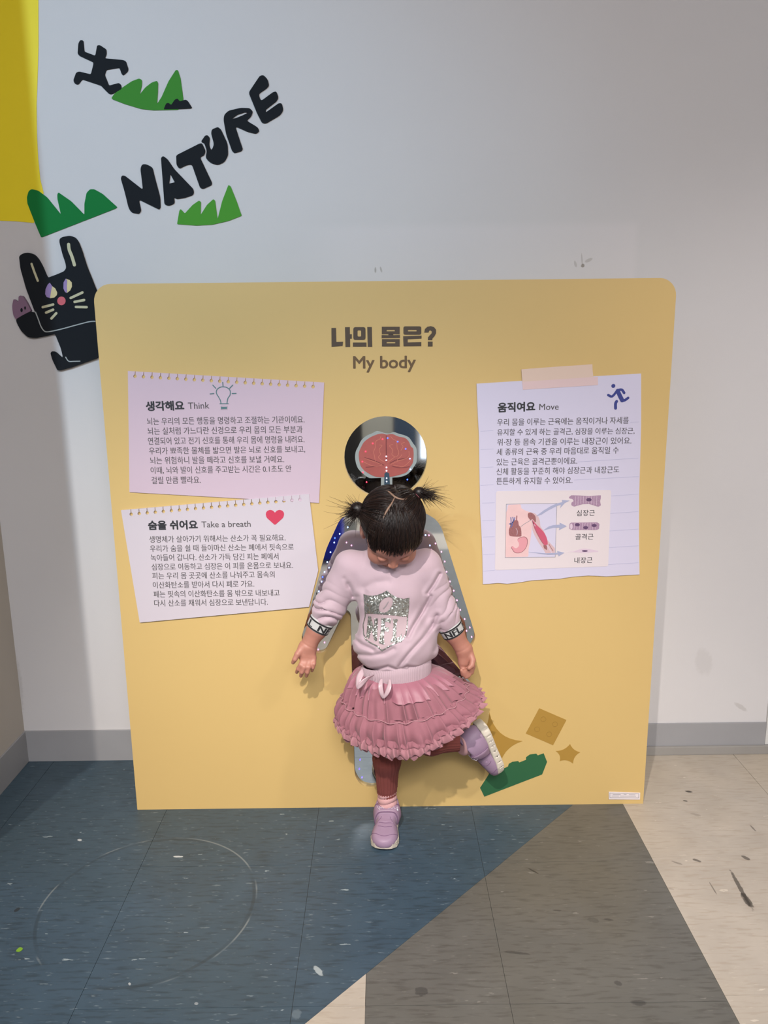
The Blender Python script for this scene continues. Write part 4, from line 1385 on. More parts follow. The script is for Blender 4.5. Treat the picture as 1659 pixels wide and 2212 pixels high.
def body_sdf(P):
    d = head_sdf(P)
    d = smin(d, capsule(P, neck, HL(0, -.02, -.04), .034, .034), .03)
    d = smin(d, ellip(P, chest, (.078, .058, .085)), .03)
    d = smin(d, ellip(P, belly, (.080, .065, .085)), .04)
    d = smin(d, ellip(P, pelv, (.085, .066, .065)), .04)
    d = smin(d, capsule(P, shL, shR, .030, .030), .03)
    for s_, e_, w_ in ((shL, elL, wrL), (shR, elR, wrR)):
        d = smin(d, capsule(P, s_, e_, .028, .026), .02)
        mid = e_ * .45 + w_ * .55
        d = smin(d, capsule(P, e_, mid, .0265, .0275), .01)
        d = smin(d, capsule(P, mid, w_, .0275, .0205), .01)
        # wrist crease
        ax = norm(w_ - e_)
        t = (P - w_) @ ax
        rr = vlen(P - w_ - t[:, None] * ax)
        d = d + np.where(rr < .04, .0016 * np.exp(-((t + .003) / .0022) ** 2), 0)
    d = hand(P, d, FL, ([wrL, at(666, 1420, -.392)], [(at(660, 1400, -.388), at(657, 1421, -.396), .0165, .0125), (at(672, 1400, -.386), at(674, 1418, -.392), .0145, .0110), (at(665, 1398, -.386), at(666, 1422, -.392), .017, .0115), (at(654, 1402, -.392), at(650, 1412, -.398), .013, .011)]))
    d = hand(P, d, FR, ([wrR, at(1006, 1425, -.375)], [(at(1000, 1402, -.376), at(1000, 1430, -.380), .018, .0135), (at(1008, 1404, -.374), at(1013, 1424, -.372), .016, .0135), (at(1003, 1402, -.374), at(1007, 1430, -.374), .018, .013)]))
    for a, k_, an in ((hipS, kneeS, ankS), (hipK, kneeK, ankK)):
        d = smin(d, capsule(P, a, k_, .042, .030), .03)
        d = smin(d, capsule(P, k_, an, .029, .020), .015)
    return d


lo = np.array([-.30, -.62, .06]); hi = np.array([.32, -.285, 1.06])
V, Q = sdf_mesh(body_sdf, lo, hi, .0020)
body = mesh('body', V, Q, ['skin', 'lip'], who, smooth=True)

# ---------------- sweatshirt
grooves = [  # pixel polylines on the chest, depth (m), width (m)
    ([(772, 1290), (769, 1330), (771, 1372)], .004, .006), ([(930, 1288), (912, 1322), (892, 1355), (882, 1375)], .0055, .0045), ([(944, 1330), (934, 1352), (915, 1378), (884, 1412), (862, 1440)], .0060, .0050),
    ([(762, 1376), (780, 1392), (806, 1404)], .005, .005), ([(768, 1414), (800, 1416), (830, 1412), (850, 1402)], .0045, .006), ([(770, 1425), (782, 1440), (800, 1450)], .004, .004),
    ([(785, 1300), (788, 1270), (812, 1258), (838, 1256)], .003, .009), ([(752, 1262), (760, 1278), (762, 1288)], .003, .005), ([(744, 1250), (752, 1268)], .002, .005),
    ([(950, 1240), (938, 1262), (924, 1282)], .006, .004), ([(955, 1345), (948, 1380), (940, 1405)], .003, .006), ([(905, 1445), (880, 1440), (862, 1446)], .004, .004)]
grooves = [([at(p[0], p[1], -.455) for p in g_[0]], g_[1], g_[2]) for g_ in grooves]
hemL = [at(p[0], p[1], -.455) for p in [(775, 1436), (792, 1447), (815, 1446), (838, 1440), (858, 1447), (880, 1449), (910, 1441), (945, 1424)]]


def sleeve(P, s_, e_, c_, side):
    """bunched sleeve between shoulder, elbow, cuff"""
    d = smin(capsule(P, s_, e_, .042, .0415), capsule(P, e_, c_, .0415, .0345), .012)
    path = [s_, e_, c_]
    L1 = np.linalg.norm(e_ - s_); L2 = np.linalg.norm(c_ - e_)
    ax1, ax2 = norm(e_ - s_), norm(c_ - e_)
    t1 = (P - s_) @ ax1; t2 = (P - e_) @ ax2
    s = np.where(t2 > 0, L1 + t2, np.minimum(t1, L1))
    ax = norm(c_ - s_)
    q = P - s_ - ((P - s_) @ ax)[:, None] * ax
    ref = norm(np.cross(ax, (0, 1, 0)))
    ref2 = np.cross(ax, ref)
    th = np.arctan2(q @ ref2, q @ ref)
    w = s / .0138 + .9 * np.sin(th * 1 + side) + .55 * np.sin(th * 2 + 1.3 * side + s * 30) + .3 * np.sin(s * 90)
    fold = np.abs(np.sin(math.pi * w * .5))
    fold = 1 - fold ** .6
    amp = .0048 * np.exp(-((s - L1 * 1.05) / .062) ** 2) * (0.65 + 0.5 * np.sin(th * 1.0 + 2.2 * side + s * 25))
    return d + amp * fold * 2.6 - amp * .6


def tor(P):
    d = ellip(P, chest + (0, -.008, 0), (.095, .072, .098))
    d = smin(d, ellip(P, belly + (0, -.012, 0), (.109, .085, .088)), .05)
    d = smin(d, capsule(P, shL + (.012, 0, -.006), shR + (-.012, 0, -.006), .041, .041), .035)
    d = smin(d, capsule(P, at(912, 1290, -.385), at(922, 1400, -.39), .024, .030), .02)
    d = smin(d, capsule(P, neck + (0, .006, -.02), neck + (.004, -.004, .006), .056, .050), .03)
    return d


hemc = at(860, 1447, -.392)
cuL = elL + (wrL - elL) * .36; cuR = elR + (wrR - elR) * .36
cuL2 = elL + (wrL - elL) * .36; cuR2 = elR + (wrR - elR) * .36


def shirt_sdf(P):
    d = tor(P)
    # blouson bottom: cut by a sagging plane
    bot = hemc + np.array([0, 0, 0.0])
    cut = (bot[2] - 0.022) - P[:, 2] + .16 * (P[:, 0] - bot[0]) - .10 * (P[:, 1] - bot[1])
    d = smax(d, cut, .02)
    sl = smin(sleeve(P, shL + (.006, 0, 0), elL, cuL, 1.0), sleeve(P, shR - (.006, 0, 0), elR, cuR, 2.4), .004)
    for e_, w_, c_ in ((elL, wrL, cuL), (elR, wrR, cuR)):
        ax = norm(w_ - e_)
        sl = np.where(vlen(P - c_) < .07, smax(sl, (P - c_) @ ax, .006), sl)
    d = smin(d, sl, .018)
    front = P[:, 1] < -.37
    # creases, measured along the view direction onto the chest
    dirs = P - CC
    t = (-.455 - CC[1]) / dirs[:, 1]
    Pp = CC + dirs * t[:, None]
    m_ = front & (np.abs(d) < .03)
    if m_.any():
        add = np.zeros(len(P)); Pm = Pp[m_]
        a_ = np.zeros(len(Pm))
        for pts, dep, wid in grooves:
            dd = polydist(Pm, pts)
            a_ += dep * np.exp(-(dd / wid) ** 2) - dep * .35 * np.exp(-((dd - 2.2 * wid) / (1.6 * wid)) ** 2)
        dd = polydist(Pm, hemL)
        a_ += .006 * np.exp(-(dd / .0045) ** 2)
        a_ = np.minimum(a_, .0055)
        add[m_] = a_
        d = d + add
    # soft broad rumples
    d = d + .0011 * np.sin(P[:, 0] * 60 + P[:, 2] * 35) * np.sin(P[:, 2] * 50 - P[:, 0] * 20)
    return d


V, Q = sdf_mesh(shirt_sdf, (-.23, -.54, .42), (.31, -.285, .88), .0020)
shirt = mesh('sweatshirt', V, Q, 'shirt', who, smooth=True)
bvh_shirt = BVHTree.FromPolygons([tuple(v) for v in V], [tuple(q) for q in Q.tolist()])


# ribbed hem band (tube-like ring below the blouse)
def ringmesh(fn, nu, nv, closed_v=False):
    V = []; F = []
    for j in range(nv):
        for i in range(nu):
            V.append(fn(2 * math.pi * i / nu, j / (nv - 1)))
    for j in range(nv - 1):
        for i in range(nu):
            i2 = (i + 1) % nu
            F.append([j * nu + i, j * nu + i2, (j + 1) * nu + i2, (j + 1) * nu + i])
    return np.array(V), F


def hemf(a, t):
    prof = [(0.0, .92), (.15, .99), (.5, 1.0), (.85, .985), (1.0, .93)]
    k = np.interp(t, [p[0] for p in prof], [p[1] for p in prof])
    z = hemc[2] + .030 - .064 * t + .16 * (math.cos(a) * .088) - .0 * t
    rib = .0006 * math.sin(a * 110)
    return (hemc[0] - .006 + (.0955 * k + rib) * math.cos(a), hemc[1] - .006 + (.0815 * k + rib) * math.sin(a), z - .10 * (.076 * math.sin(a)))


V, F = ringmesh(hemf, 440, 8)
mesh('hem_band', V, F, 'rib', shirt, smooth=True)


def cuff(e_, w_, c_, roll_, txt, tname):
    ax = norm(w_ - e_)
    r0 = norm(np.cross(ax, (0, 1, 0))); r1 = np.cross(ax, r0)      # r1 points to/away camera
    if r1[1] > 0: r1 = -r1
    r0 = np.cross(r1, ax)
    W_ = .033
    def R_(t): return .0345 - .0035 * t
    def f(a, t, extra=0.0):
        prof = np.interp(t, (0, .05, .12, .88, .95, 1), (.90, .985, 1, 1, .985, .86))
        r = R_(t) * prof + extra
        return c_ + ax * (W_ * t - .004) + r0 * (r * math.cos(a)) + r1 * (r * math.sin(a))
    V, F = ringmesh(lambda a, t: f(a, t), 64, 22)
    cf = mesh('cuff', V, F, 'cuff', shirt, smooth=True)
    for t0, t1 in ((.10, .23), (.79, .92)):
        V, F = ringmesh(lambda a, t: f(a, t0 + (t1 - t0) * t, .0007), 64, 4)
        mesh('cuff_stripe', V, F, 'cuff_black', shirt, smooth=True)
    # lettering wrapped round the band
    for s, a0, wdt in txt:
        V, F = text2d(s)
        x0, x1 = V[:, 0].min(), V[:, 0].max(); y0, y1 = V[:, 1].min(), V[:, 1].max()
        V2 = []
        bm = bmesh.new()
        vs = [bm.verts.new(v) for v in V]
        for q in F:
            try: bm.faces.new([vs[i] for i in q])
            except ValueError: pass
        bmesh.ops.subdivide_edges(bm, edges=bm.edges[:], cuts=2, use_grid_fill=True)
        bmesh.ops.triangulate(bm, faces=bm.faces[:])
        bm.verts.index_update()
        VV = np.array([tuple(v.co) for v in bm.verts]); FF = [[v.index for v in g_.verts] for g_ in bm.faces]
        bm.free()
        for rep in range(5):
            ox = (rep - 2) * .018
            for v in VV:
                u = (v[0] + ox - x0) / (x1 - x0)
                w = (v[1] - y0) / (y1 - y0)
                a = a0 - wdt * u if roll_ > 0 else a0 + wdt * u
                V2.append(f(a, (.76 - .50 * w), .0010))
        FA = [[i + len(VV) * r_ for i in g_] for r_ in range(5) for g_ in FF]
        mesh('cuff_letters', np.array(V2), FA, 'cuff_black', shirt)


cuff(elL, wrL, cuL, 1, [("L", 2.62, .42), ("NF", 1.62, 1.15)], 'L')
cuff(elR, wrR, cuR, 1, [("NFL", 2.25, 1.45), ("N", .38, .42)], 'R')

# ---------------- emblem on the chest, laid onto the shirt surface
ce = lambda P: [(740 + p[0] * .13261, 1230 + p[1] * .13261) for p in P]


def drape(name, loops_px, m, lift, parent=shirt, bv=bvh_shirt, sub=6):
    V, F = fill2d([np.array(L) * [1, -1] for L in loops_px])
    bm = bmesh.new()
    vs = [bm.verts.new(v) for v in V]
    for q in F:
        try: bm.faces.new([vs[i] for i in q])
        except ValueError: pass
    for _ in range(4):
        E_ = [e for e in bm.edges if e.calc_length() > sub]
        if not E_: break
        bmesh.ops.subdivide_edges(bm, edges=E_, cuts=1)
        bmesh.ops.triangulate(bm, faces=bm.faces[:])
    bm.verts.index_update()
    out = []
    for v in bm.verts:
        d = ray(v.co.x, -v.co.y)
        h = bv.ray_cast(Vector(CC), Vector(d).normalized(), 5)
        if h[0] is None:
            p = at(v.co.x, -v.co.y, -.5)
        else:
            p = np.array(h[0]) - norm(d) * lift
        out.append(p)
    F = [[v.index for v in f.verts] for f in bm.faces]
    bm.free()
    return mesh(name, np.array(out), F, m, parent, smooth=True)


shield = [(340, 402), (440, 430), (560, 420), (650, 385), (725, 340), (790, 400), (880, 455), (990, 480), (1090, 462), (1085, 600), (1066, 770), (1060, 930), (1040, 1060), (985, 1150), (860, 1215), (740, 1275), (640, 1335), (560, 1260), (440, 1200), (370, 1150), (335, 1060), (325, 900), (362, 760), (352, 580)]
em = drape('emblem', [ce(shield)], 'emblem', .0010)


def inset(P, k):
    P = np.array(P, float); c = P.mean(0)
    return [tuple(c + (p - c) * k) for p in P]


drape('emblem_outline', [ce(shield[14:] + [(365, 760), (348, 900), (358, 1050), (385, 1130), (450, 1180), (570, 1240), (640, 1300), (740, 1245), (850, 1190), (970, 1125), (1020, 1050), (1040, 930), (1048, 775), (1066, 770)][:-1] if False else shield[16:24] + [(345, 762)])] if False else [ce(shield), ce(inset(shield, .955))], 'sequin', .0020)
topband = [(350, 412), (440, 440), (560, 430), (650, 395), (725, 348), (790, 410), (880, 465), (990, 490), (1085, 470), (1080, 600), (1062, 768), (980, 768), (860, 750), (740, 742), (600, 728), (480, 720), (366, 722), (358, 580)]
ball = [(640, 500), (690, 462), (760, 445), (812, 470), (822, 530), (800, 600), (750, 670), (700, 700), (640, 705), (598, 680), (590, 620), (605, 550)]
drape('emblem_sequins', [ce(topband), ce(ball)], 'sequin', .0026)
for Lp in ([(415, 765), (462, 765), (510, 960), (520, 800), (575, 795), (560, 1160), (520, 1168), (470, 985), (430, 1130), (385, 1105)],
           [(632, 795), (785, 800), (782, 880), (735, 850), (690, 850), (690, 940), (755, 945), (750, 1020), (685, 1000), (670, 1100), (680, 1228), (590, 1200), (610, 1080), (630, 950)],
           [(825, 810), (905, 812), (880, 870), (870, 1120), (930, 1100), (965, 1040), (965, 1180), (780, 1190), (785, 1160), (815, 1110), (830, 900)]):
    drape('emblem_letter', [ce(Lp)], 'sequin', .0026)
drape('emblem_stitch', [ce([(655, 640), (700, 590), (740, 520), (752, 530), (712, 604), (668, 652)])], 'emblem_outline', .0018)

# ---------------- leggings (ribbed) and socks
def leg_sdf(P):
    d = None
    for a, k_, an, sg in ((hipS, kneeS, ankS, 0), (hipK, kneeK, ankK, 1)):
        end = k_ + (an - k_) * (.70 if sg == 0 else .86)
        e = smin(capsule(P, a, k_, .047, .036), capsule(P, k_, end, .0365, .0285 if sg == 0 else .029), .02)
        ax = norm(an - k_)
        r0 = norm(np.cross(ax, (0, 1, 0.1))); r1 = np.cross(ax, r0)
        q = P - k_
        th = np.arctan2(q @ r1, q @ r0)
        e = e + .0019 * np.abs(np.sin(th * 12))
        t = q @ ax
        e = e + .0010 * np.sin(t * 240 + np.sin(th) * 1.2) * np.exp(-((t - np.linalg.norm(end - k_)) / .02) ** 2)
        e = smax(e, (P - end) @ ax, .004)
        d = e if d is None else smin(d, e, .02)
    d = smin(d, ellip(P, pelv, (.092, .072, .070)), .03)
    return d


V, Q = sdf_mesh(leg_sdf, (-.12, -.55, .05), (.20, -.285, .56), .0020)
mesh('leggings', V, Q, 'legging', who, smooth=True)


def sock(k_, an, t0, end):
    ax = norm(end - (k_ + (an - k_) * t0))
    a = k_ + (an - k_) * t0
    L = np.linalg.norm(end - a)
    def f(P):
        d = capsule(P, a, end, .0275, .0290)
        t = (P - a) @ ax
        r0 = norm(np.cross(ax, (0, 1, 0.1))); r1 = np.cross(ax, r0)
        q = P - a
        th = np.arctan2(q @ r1, q @ r0)
        w = t / .0085 + .5 * np.sin(th + .6) + .25 * np.sin(2 * th)
        d = d + .0040 * (1 - np.abs(np.sin(math.pi * w * .5)) ** .7)
        return smax(d, -t, .004)
    lo_ = np.minimum(a, end) - .04; hi_ = np.maximum(a, end) + .04
    V, Q = sdf_mesh(f, lo_, hi_, .0015)
    return mesh('sock', V, Q, 'sock', who, smooth=True)


# ---------------- shoes, modelled in local axes: x right, y towards toe, z up; origin under the ankle on the sole's bottom
def sole_half(y):
    """half width of sole along y (heel -.045 .. toe .125)"""
    ys = [-.046, -.040, -.025, 0, .03, .06, .085, .105, .118, .125]
    ws = [.0, .018, .026, .0275, .0275, .0325, .0355, .031, .020, .0]
    return np.interp(y, ys, ws)


def upper_sdf(L):
    d = ellip(L, (0, -.012, .040), (.0285, .034, .040))
    d = smin(d, capsule(L, (0, -.005, .055), (0, .000, .072), .0290, .0300), .02)
    d = smin(d, capsule(L, (0, .02, .040), (0, .075, .026), .0290, .0270), .03)
    d = smin(d, ellip(L, (0, .082, .024), (.0345, .040, .0225)), .02)
    d = smin(d, ellip(L, (0, .098, .022), (.0300, .026, .0210)), .015)
    d = smax(d, .012 - L[:, 2], .004)
    top = (L[:, 2] - .074 + (L[:, 1]) * .30)
    d = smax(d, top, .006)
    d = smax(d, -capsule(L, (0, -.004, .066), (0, -.002, .12), .0230, .0260), .004)
    # stitched seams as shallow grooves
    def groove(e, pts, dep, wid):
        return e + dep * np.exp(-(polydist(L, pts) / wid) ** 2)
    for s in (-1, 1):
        d = groove(d, [(s * .034, .030, .030), (s * .028, .052, .040), (s * .016, .058, .048)], .0022, .0014)
        d = groove(d, [(s * .036, .092, .020), (s * .024, .092, .036), (0, .080, .046)][::1], .0018, .0014)
        d = groove(d, [(s * .030, .0, .030), (s * .033, .03, .030)], .0018, .0014)
    d = groove(d, [(-.018, .064, .050), (0, .067, .053), (.018, .064, .050)], .0020, .0013)
    d = groove(d, [(-.020, .052, .055), (0, .056, .060), (.020, .052, .055)], .0020, .0013)
    return d


def sole_sdf(L):
    w = sole_half(L[:, 1])
    h_ = .0215 + .006 * np.clip((L[:, 1] - .07) / .05, 0, 1) + .003 * np.clip(-L[:, 1] / .04, 0, 1)
    lift_ = .010 * np.clip((L[:, 1] - .075) / .05, 0, 1) ** 2
    flare = .0038
    yy = np.maximum(L[:, 1] - .125, -.046 - L[:, 1])
    dx = np.abs(L[:, 0]) - (w + flare)
    d2 = np.maximum(dx * .85, yy)
    dz = np.maximum(L[:, 2] - h_, lift_ - L[:, 2])
    d = smax(d2, dz, .005)
    # scalloped side tread
    d = d + .0013 * (np.abs(np.sin(L[:, 1] * 180)) < .35) * (np.abs(L[:, 2] - .010 - lift_) < .006)
    return d


def make_shoe(org, Rm, label, scale=1.0):
    sh = None
    toW = lambda Vl: org + scale * (Vl @ Rm.T)
    k_sc = scale
    V, Q = sdf_mesh(upper_sdf, (-.045, -.055, .004), (.045, .135, .095), .0014)
    sh = mesh('shoe', toW(V), Q, 'shoe', who, smooth=True)
    sh['label'] = label
    bv = BVHTree.FromPolygons([tuple(v) for v in V], [tuple(q) for q in Q.tolist()])
    V, Q = sdf_mesh(sole_sdf, (-.046, -.060, -.006), (.046, .140, .034), .0014)
    mesh('sole', toW(V), Q, 'sole', sh, smooth=True)
    # lining
    V, F = ringmesh(lambda a, t: (.0235 * math.cos(a) * (1 - .15 * t), -.003 + .026 * math.sin(a) * (1 - .15 * t), .074 - .030 * (t) - .3 * (-.003 + .026 * math.sin(a)) * (1 - t)), 32, 5)
    mesh('lining', toW(V), F, 'shoe_dk', sh, smooth=True)

    def onsurf(u, y, z0=.12):
        # point on the upper at angle u (0 = top, +-1 = sides) and length y
        a = u * math.pi / 2
        c = Vector((0, y, .022))
        d = Vector((math.sin(a), 0.0, math.cos(a)))
        h = bv.ray_cast(c + d * .12, -d, .2)
        return np.array(h[0]) if h[0] is not None else np.array(c + d * .03), np.array(d)
    # velcro strap, thick band across the instep
    def strap(y0, y1, u0, u1, m, th, skew=0.0, nm='strap'):
        V = []; F = []
        nu, nv = 25, 8
        for j in range(nv):
            for i in range(nu):
                u = u0 + (u1 - u0) * i / (nu - 1)
                y = y0 + (y1 - y0) * j / (nv - 1) + skew * u
                p, n_ = onsurf(u, y)
                edge = min(1, min(i, nu - 1 - i) / 1.0, min(j, nv - 1 - j) / 1.0)
                V.append(p + n_ * (th * (.35 + .65 * edge)))
        for j in range(nv - 1):
            for i in range(nu - 1):
                F.append([j * nu + i, j * nu + i + 1, (j + 1) * nu + i + 1, (j + 1) * nu + i])
        B = len(V)
        for j in range(nv):
            for i in range(nu):
                u = u0 + (u1 - u0) * i / (nu - 1)
                y = y0 + (y1 - y0) * j / (nv - 1) + skew * u
                p, n_ = onsurf(u, y)
                V.append(p - n_ * .001)
        for j in range(nv - 1):
            for i in range(nu - 1):
                F.append([B + (j + 1) * nu + i, B + (j + 1) * nu + i + 1, B + j * nu + i + 1, B + j * nu + i])
        for i in range(nu - 1):
            F.append([i, B + i, B + i + 1, i + 1]); k = (nv - 1) * nu
            F.append([k + i + 1, B + k + i + 1, B + k + i, k + i])
        for j in range(nv - 1):
            a, b = j * nu, (j + 1) * nu
            F.append([a, b, B + b, B + a]); F.append([a + nu - 1, B + a + nu - 1, B + b + nu - 1, b + nu - 1])
        return mesh(nm, toW(np.array(V)), F, m, sh, smooth=True)
    strap(.010, .036, -1.0, 1.0, 'shoe2', .0052, .004)
    strap(.0375, .0400, -.85, .85, 'shoe', .0012, .004, 'piping')
    # script lettering stitched on the strap
    scr = [(-.55, .6), (-.48, .1), (-.44, .8), (-.40, .3), (-.34, .2), (-.30, .7), (-.26, .2), (-.20, .25), (-.16, .9), (-.14, .3), (-.06, .25), (-.04, .6), (-.01, .3), (.05, .35), (.08, .65), (.11, .3), (.16, .3), (.18, .65), (.22, .3), (.27, .35), (.29, .7), (.31, .1), (.28, -.15), (.36, .35), (.40, .9)]
    P = []
    for (a, b) in catmull(scr, 3, False):
        p, n_ = onsurf(a * .8, .031 - b * .013 + .004 * a * .8)
        P.append(p + n_ * .0060)
    V, F = tube(np.array(P), .00075, 5)
    mesh('strap_lettering', toW(V), F, 'silver', sh)
    for ye, le in ((.0095, .0030), (.0365, .0030)):
        P = []
        for u in np.linspace(-.95, .95, 31):
            p, n_ = onsurf(u, ye + .004 * u)
            P.append(p + n_ * le)
        V, F = tube(np.array(P), .0009, 5)
        mesh('seam', toW(V), F, 'seam', sh)
    # seam cords
    for pts in ([(-.85, .056), (-.55, .066), (-.30, .056), (-.20, .048)], [(.85, .056), (.55, .066), (.30, .056), (.20, .048)],
                [(-.95, .085), (-.60, .100), (-.30, .108), (0, .110), (.30, .108), (.60, .100), (.95, .085)], [(-.35, .066), (0, .070), (.35, .066)], [(-.40, .078), (0, .082), (.40, .078)]):
        P = []
        for (a, b) in catmull(pts, 5, False):
            p, n_ = onsurf(a, b)
            P.append(p + n_ * .0001)
        V, F = tube(np.array(P), .0007, 5)
        mesh('seam', toW(V), F, 'seam', sh)
    # tread dots round the sole wall
    for s in (-1, 1):
        for k in range(9):
            y = -.030 + k * .0165
            w = sole_half(y) + .0022
            V, F = uv_sphere((s * w, y, .0095 + (.010 * max(0, (y - .075) / .05) ** 2)), .0022, 8, 5, (.5, 1, 1))
            mesh('sole_dot', toW(np.array(V)), F, 'sole_dot', sh, smooth=True)
    return sh


# standing shoe: toe towards the viewer, slightly to the left
toe = flr(828, 1846)
hd = norm(np.array([-.10, -1.0, 0.0]))
xr = np.cross(hd, (0, 0, 1))
R1 = np.stack([xr, hd, (0, 0, 1)], 1)
org1 = np.array([toe[0], toe[1] + .004, 0.0]) - hd * .128
make_shoe(org1, R1, 'lilac shoe standing flat on the floor')
ank1 = org1 + R1 @ np.array([0, 0, .075])
sock(kneeS, ankS, .64, ank1 + (0, 0, -.012))
# raised shoe: toe pointing down, sole outwards to the right
tK = norm(at(1062, 1654, -.345) - at(1024, 1556, -.385))       # heel -> toe
nS = norm(np.array([-.90, -.40, .10])); nS = norm(nS - tK * (nS @ tK))   # up (away from sole)
R2 = np.stack([np.cross(tK, nS), tK, nS], 1)
heel = at(1047, 1556, -.374)
org2 = heel + tK * .046 + nS * .004
make_shoe(org2, R2, 'lilac shoe raised against the panel, toe down', 1.06)
ank2 = org2 + R2 @ np.array([0, 0, .072])
sock(kneeK, ank2, .80, org2 + R2 @ np.array([0, 0, .055]))

# ---------------- tulle skirt
Wc = at(856, 1454, -.392); Wr = np.array([.085, .067])
Hc = at(884, 1556, -.405); Hr = np.array([.188, .150])


def skirt_point(a, t, pl=0.0, out=0.0):
    """a angle, t 0 waist..1 hem"""
    k = t ** .80
    c = Wc * (1 - t) + Hc * t
    rx = Wr[0] + (Hr[0] - Wr[0]) * k + out + pl
    ry = Wr[1] + (Hr[1] - Wr[1]) * k + out + pl
    x = c[0] + rx * math.cos(a); y = c[1] + ry * math.sin(a)
    z = Wc[2] + .012 + (Hc[2] - Wc[2] - .012) * (t ** 1.25)
    z += .03 * (x - c[0]) * t + .016 * t * math.cos(a) ** 2 + .05 * t * t * max(0.0, math.cos(a)) - .10 * (y - c[1]) * (-1) * t * .2
    # keep clear of the panel behind
    lim = PF - .012
    if y > lim - .03:
        e = y - (lim - .03)
        y = lim - .03 + .03 * (1 - math.exp(-e / .03))
        z += e * .35 * t
    return np.array([x, y, z])


def layer(name, t0, t1, npl, amp0, amp1, out, m, nu=720, nv=14, seed=1, puff=0.0, thick=.0012):
    rg = np.random.default_rng(seed)
    ph = rg.uniform(0, 6.28, 6); fr = [npl, npl * 1.37, npl * .61, npl * 2.1, 3, 5]; wt = [1, .5, .55, .25, .3, .3]
    def w(a):
        return sum(w_ * math.sin(round(f_) * a + p_) for f_, p_, w_ in zip(fr, ph, wt)) / 1.9
    def f(a, s):
        t = t0 + (t1 - t0) * s
        am = amp0 + (amp1 - amp0) * s
        v = w(a)
        v = 1.0 - 2.2 * abs(math.sin(v * 1.25)) ** .8 if amp1 > .007 else math.copysign(abs(v) ** .75, v)
        return skirt_point(a + .012 * v, t + .010 * v * s, am * v, out + puff * math.sin(math.pi * min(1, s * 1.1)))
    V, F = ringmesh(f, nu, nv)
    return (V, F)


def skin_layer(V, F, nu, nv, thick):
    # give the cloth thickness by an inner copy pulled towards the axis
    c = V.mean(0)
    return V, F


sk = None
Vu, Fu = layer('under', .30, 1.04, 26, .002, .006, -.012, None, seed=9)
sk = mesh('skirt', Vu, Fu, 'tulle', who, smooth=True)
# tiers: overlapping gathered bands
for nm, t0, t1, npl, a0, a1, out, m_, sd, pf in (('tier', .10, .665, 14, .0030, .0105, .004, 'tulle', 3, .006), ('tier', .63, .975, 19, .0045, .0115, .006, 'tulle', 5, .011)):
    V, F = layer(nm, t0, t1, npl, a0, a1, out, m_, seed=sd, puff=pf)
    mesh(nm, V, F, m_, sk, smooth=True)
V, F = layer('overlay', .0, .37, 12, .0008, .0085, .009, 'satin', seed=11, puff=.004)
mesh('satin_overlay', V, F, 'satin', sk, smooth=True)
# seam line between tiers
for t_, r_, o_ in ((.638, .0011, .0125),):
    P = []
    for i in range(0, 361):
        a = 2 * math.pi * i / 360
        P.append(skirt_point(a, t_ + .006 * math.sin(a * 14 + 1) + .003 * math.sin(a * 31), .004 * math.sin(a * 23), o_ + .002))
    V, F = tube(np.array(P), r_, 6)
    mesh('gather_seam', V, F, 'tulle_seam', sk, smooth=True)


# frilled trims
def frill(t0, t1, n, amp, out, seed, width=.0, z=0.0):
    rg = np.random.default_rng(seed)
    ph = rg.uniform(0, 6.28, 5)
    def f(a, s):
        w1 = math.sin(n * a + ph[0] + 1.2 * math.sin(5 * a + ph[1])) * (.7 + .3 * math.sin(9 * a + ph[2]))
        w2 = math.sin(n * 1.9 * a + ph[3])
        t = t0 + (t1 - t0) * s
        ang = math.pi * (s - .1)
        pf = out + .006 * math.sin(ang)
        p = skirt_point(a + .020 * s * w1, t, amp * (s ** .6) * (w1 + .35 * w2), pf)
        p[2] += z + amp * .55 * s * w2
        return p
    return ringmesh(f, 1440, 9)


V, F = frill(.93, 1.085, 37, .0085, .004, 21)
mesh('frill', V, F, 'tulle_lt', sk, smooth=True)
V, F = frill(.985, 1.14, 33, .0080, -.012, 22, z=-.003)
mesh('frill', V, F, 'tulle_lt', sk, smooth=True)
V, F = frill(.90, .985, 41, .0065, .006, 25)
mesh('frill', V, F, 'tulle', sk, smooth=True)

# satin ribbon ends hanging under the hem
def ribbon(pts, w, nm='ribbon'):
    P = catmull([at(*p) for p in pts], 6, False)
    T = np.gradient(P, axis=0); T /= np.linalg.norm(T, axis=1, keepdims=True)
    V = []; F = []
    n = len(P)
    for i in range(n):
        s = norm(np.cross(T[i], (0.2, 1, 0.1)))
        tw = math.sin(i / (n - 1) * math.pi * 1.2) * .5
        s = norm(s * math.cos(tw) + np.cross(s, T[i]) * math.sin(tw))
        ww = w[0] + (w[1] - w[0]) * math.sin(math.pi * min(1, i / (n - 1) * 1.0))
        nn = np.cross(s, T[i]) * .0006
        for k in (-1, -.4, .4, 1):
            V.append(P[i] + s * ww * k * .5 + nn)
        for k in (1, .4, -.4, -1):
            V.append(P[i] + s * ww * k * .5 - nn)
    for i in range(n - 1):
        for k in range(8):
            F.append([i * 8 + k, i * 8 + (k + 1) % 8, (i + 1) * 8 + (k + 1) % 8, (i + 1) * 8 + k])
    F.append(list(range(8))[::-1]); F.append([(n - 1) * 8 + k for k in range(8)])
    return mesh(nm, np.array(V), F, 'ribbon', sk, smooth=True)


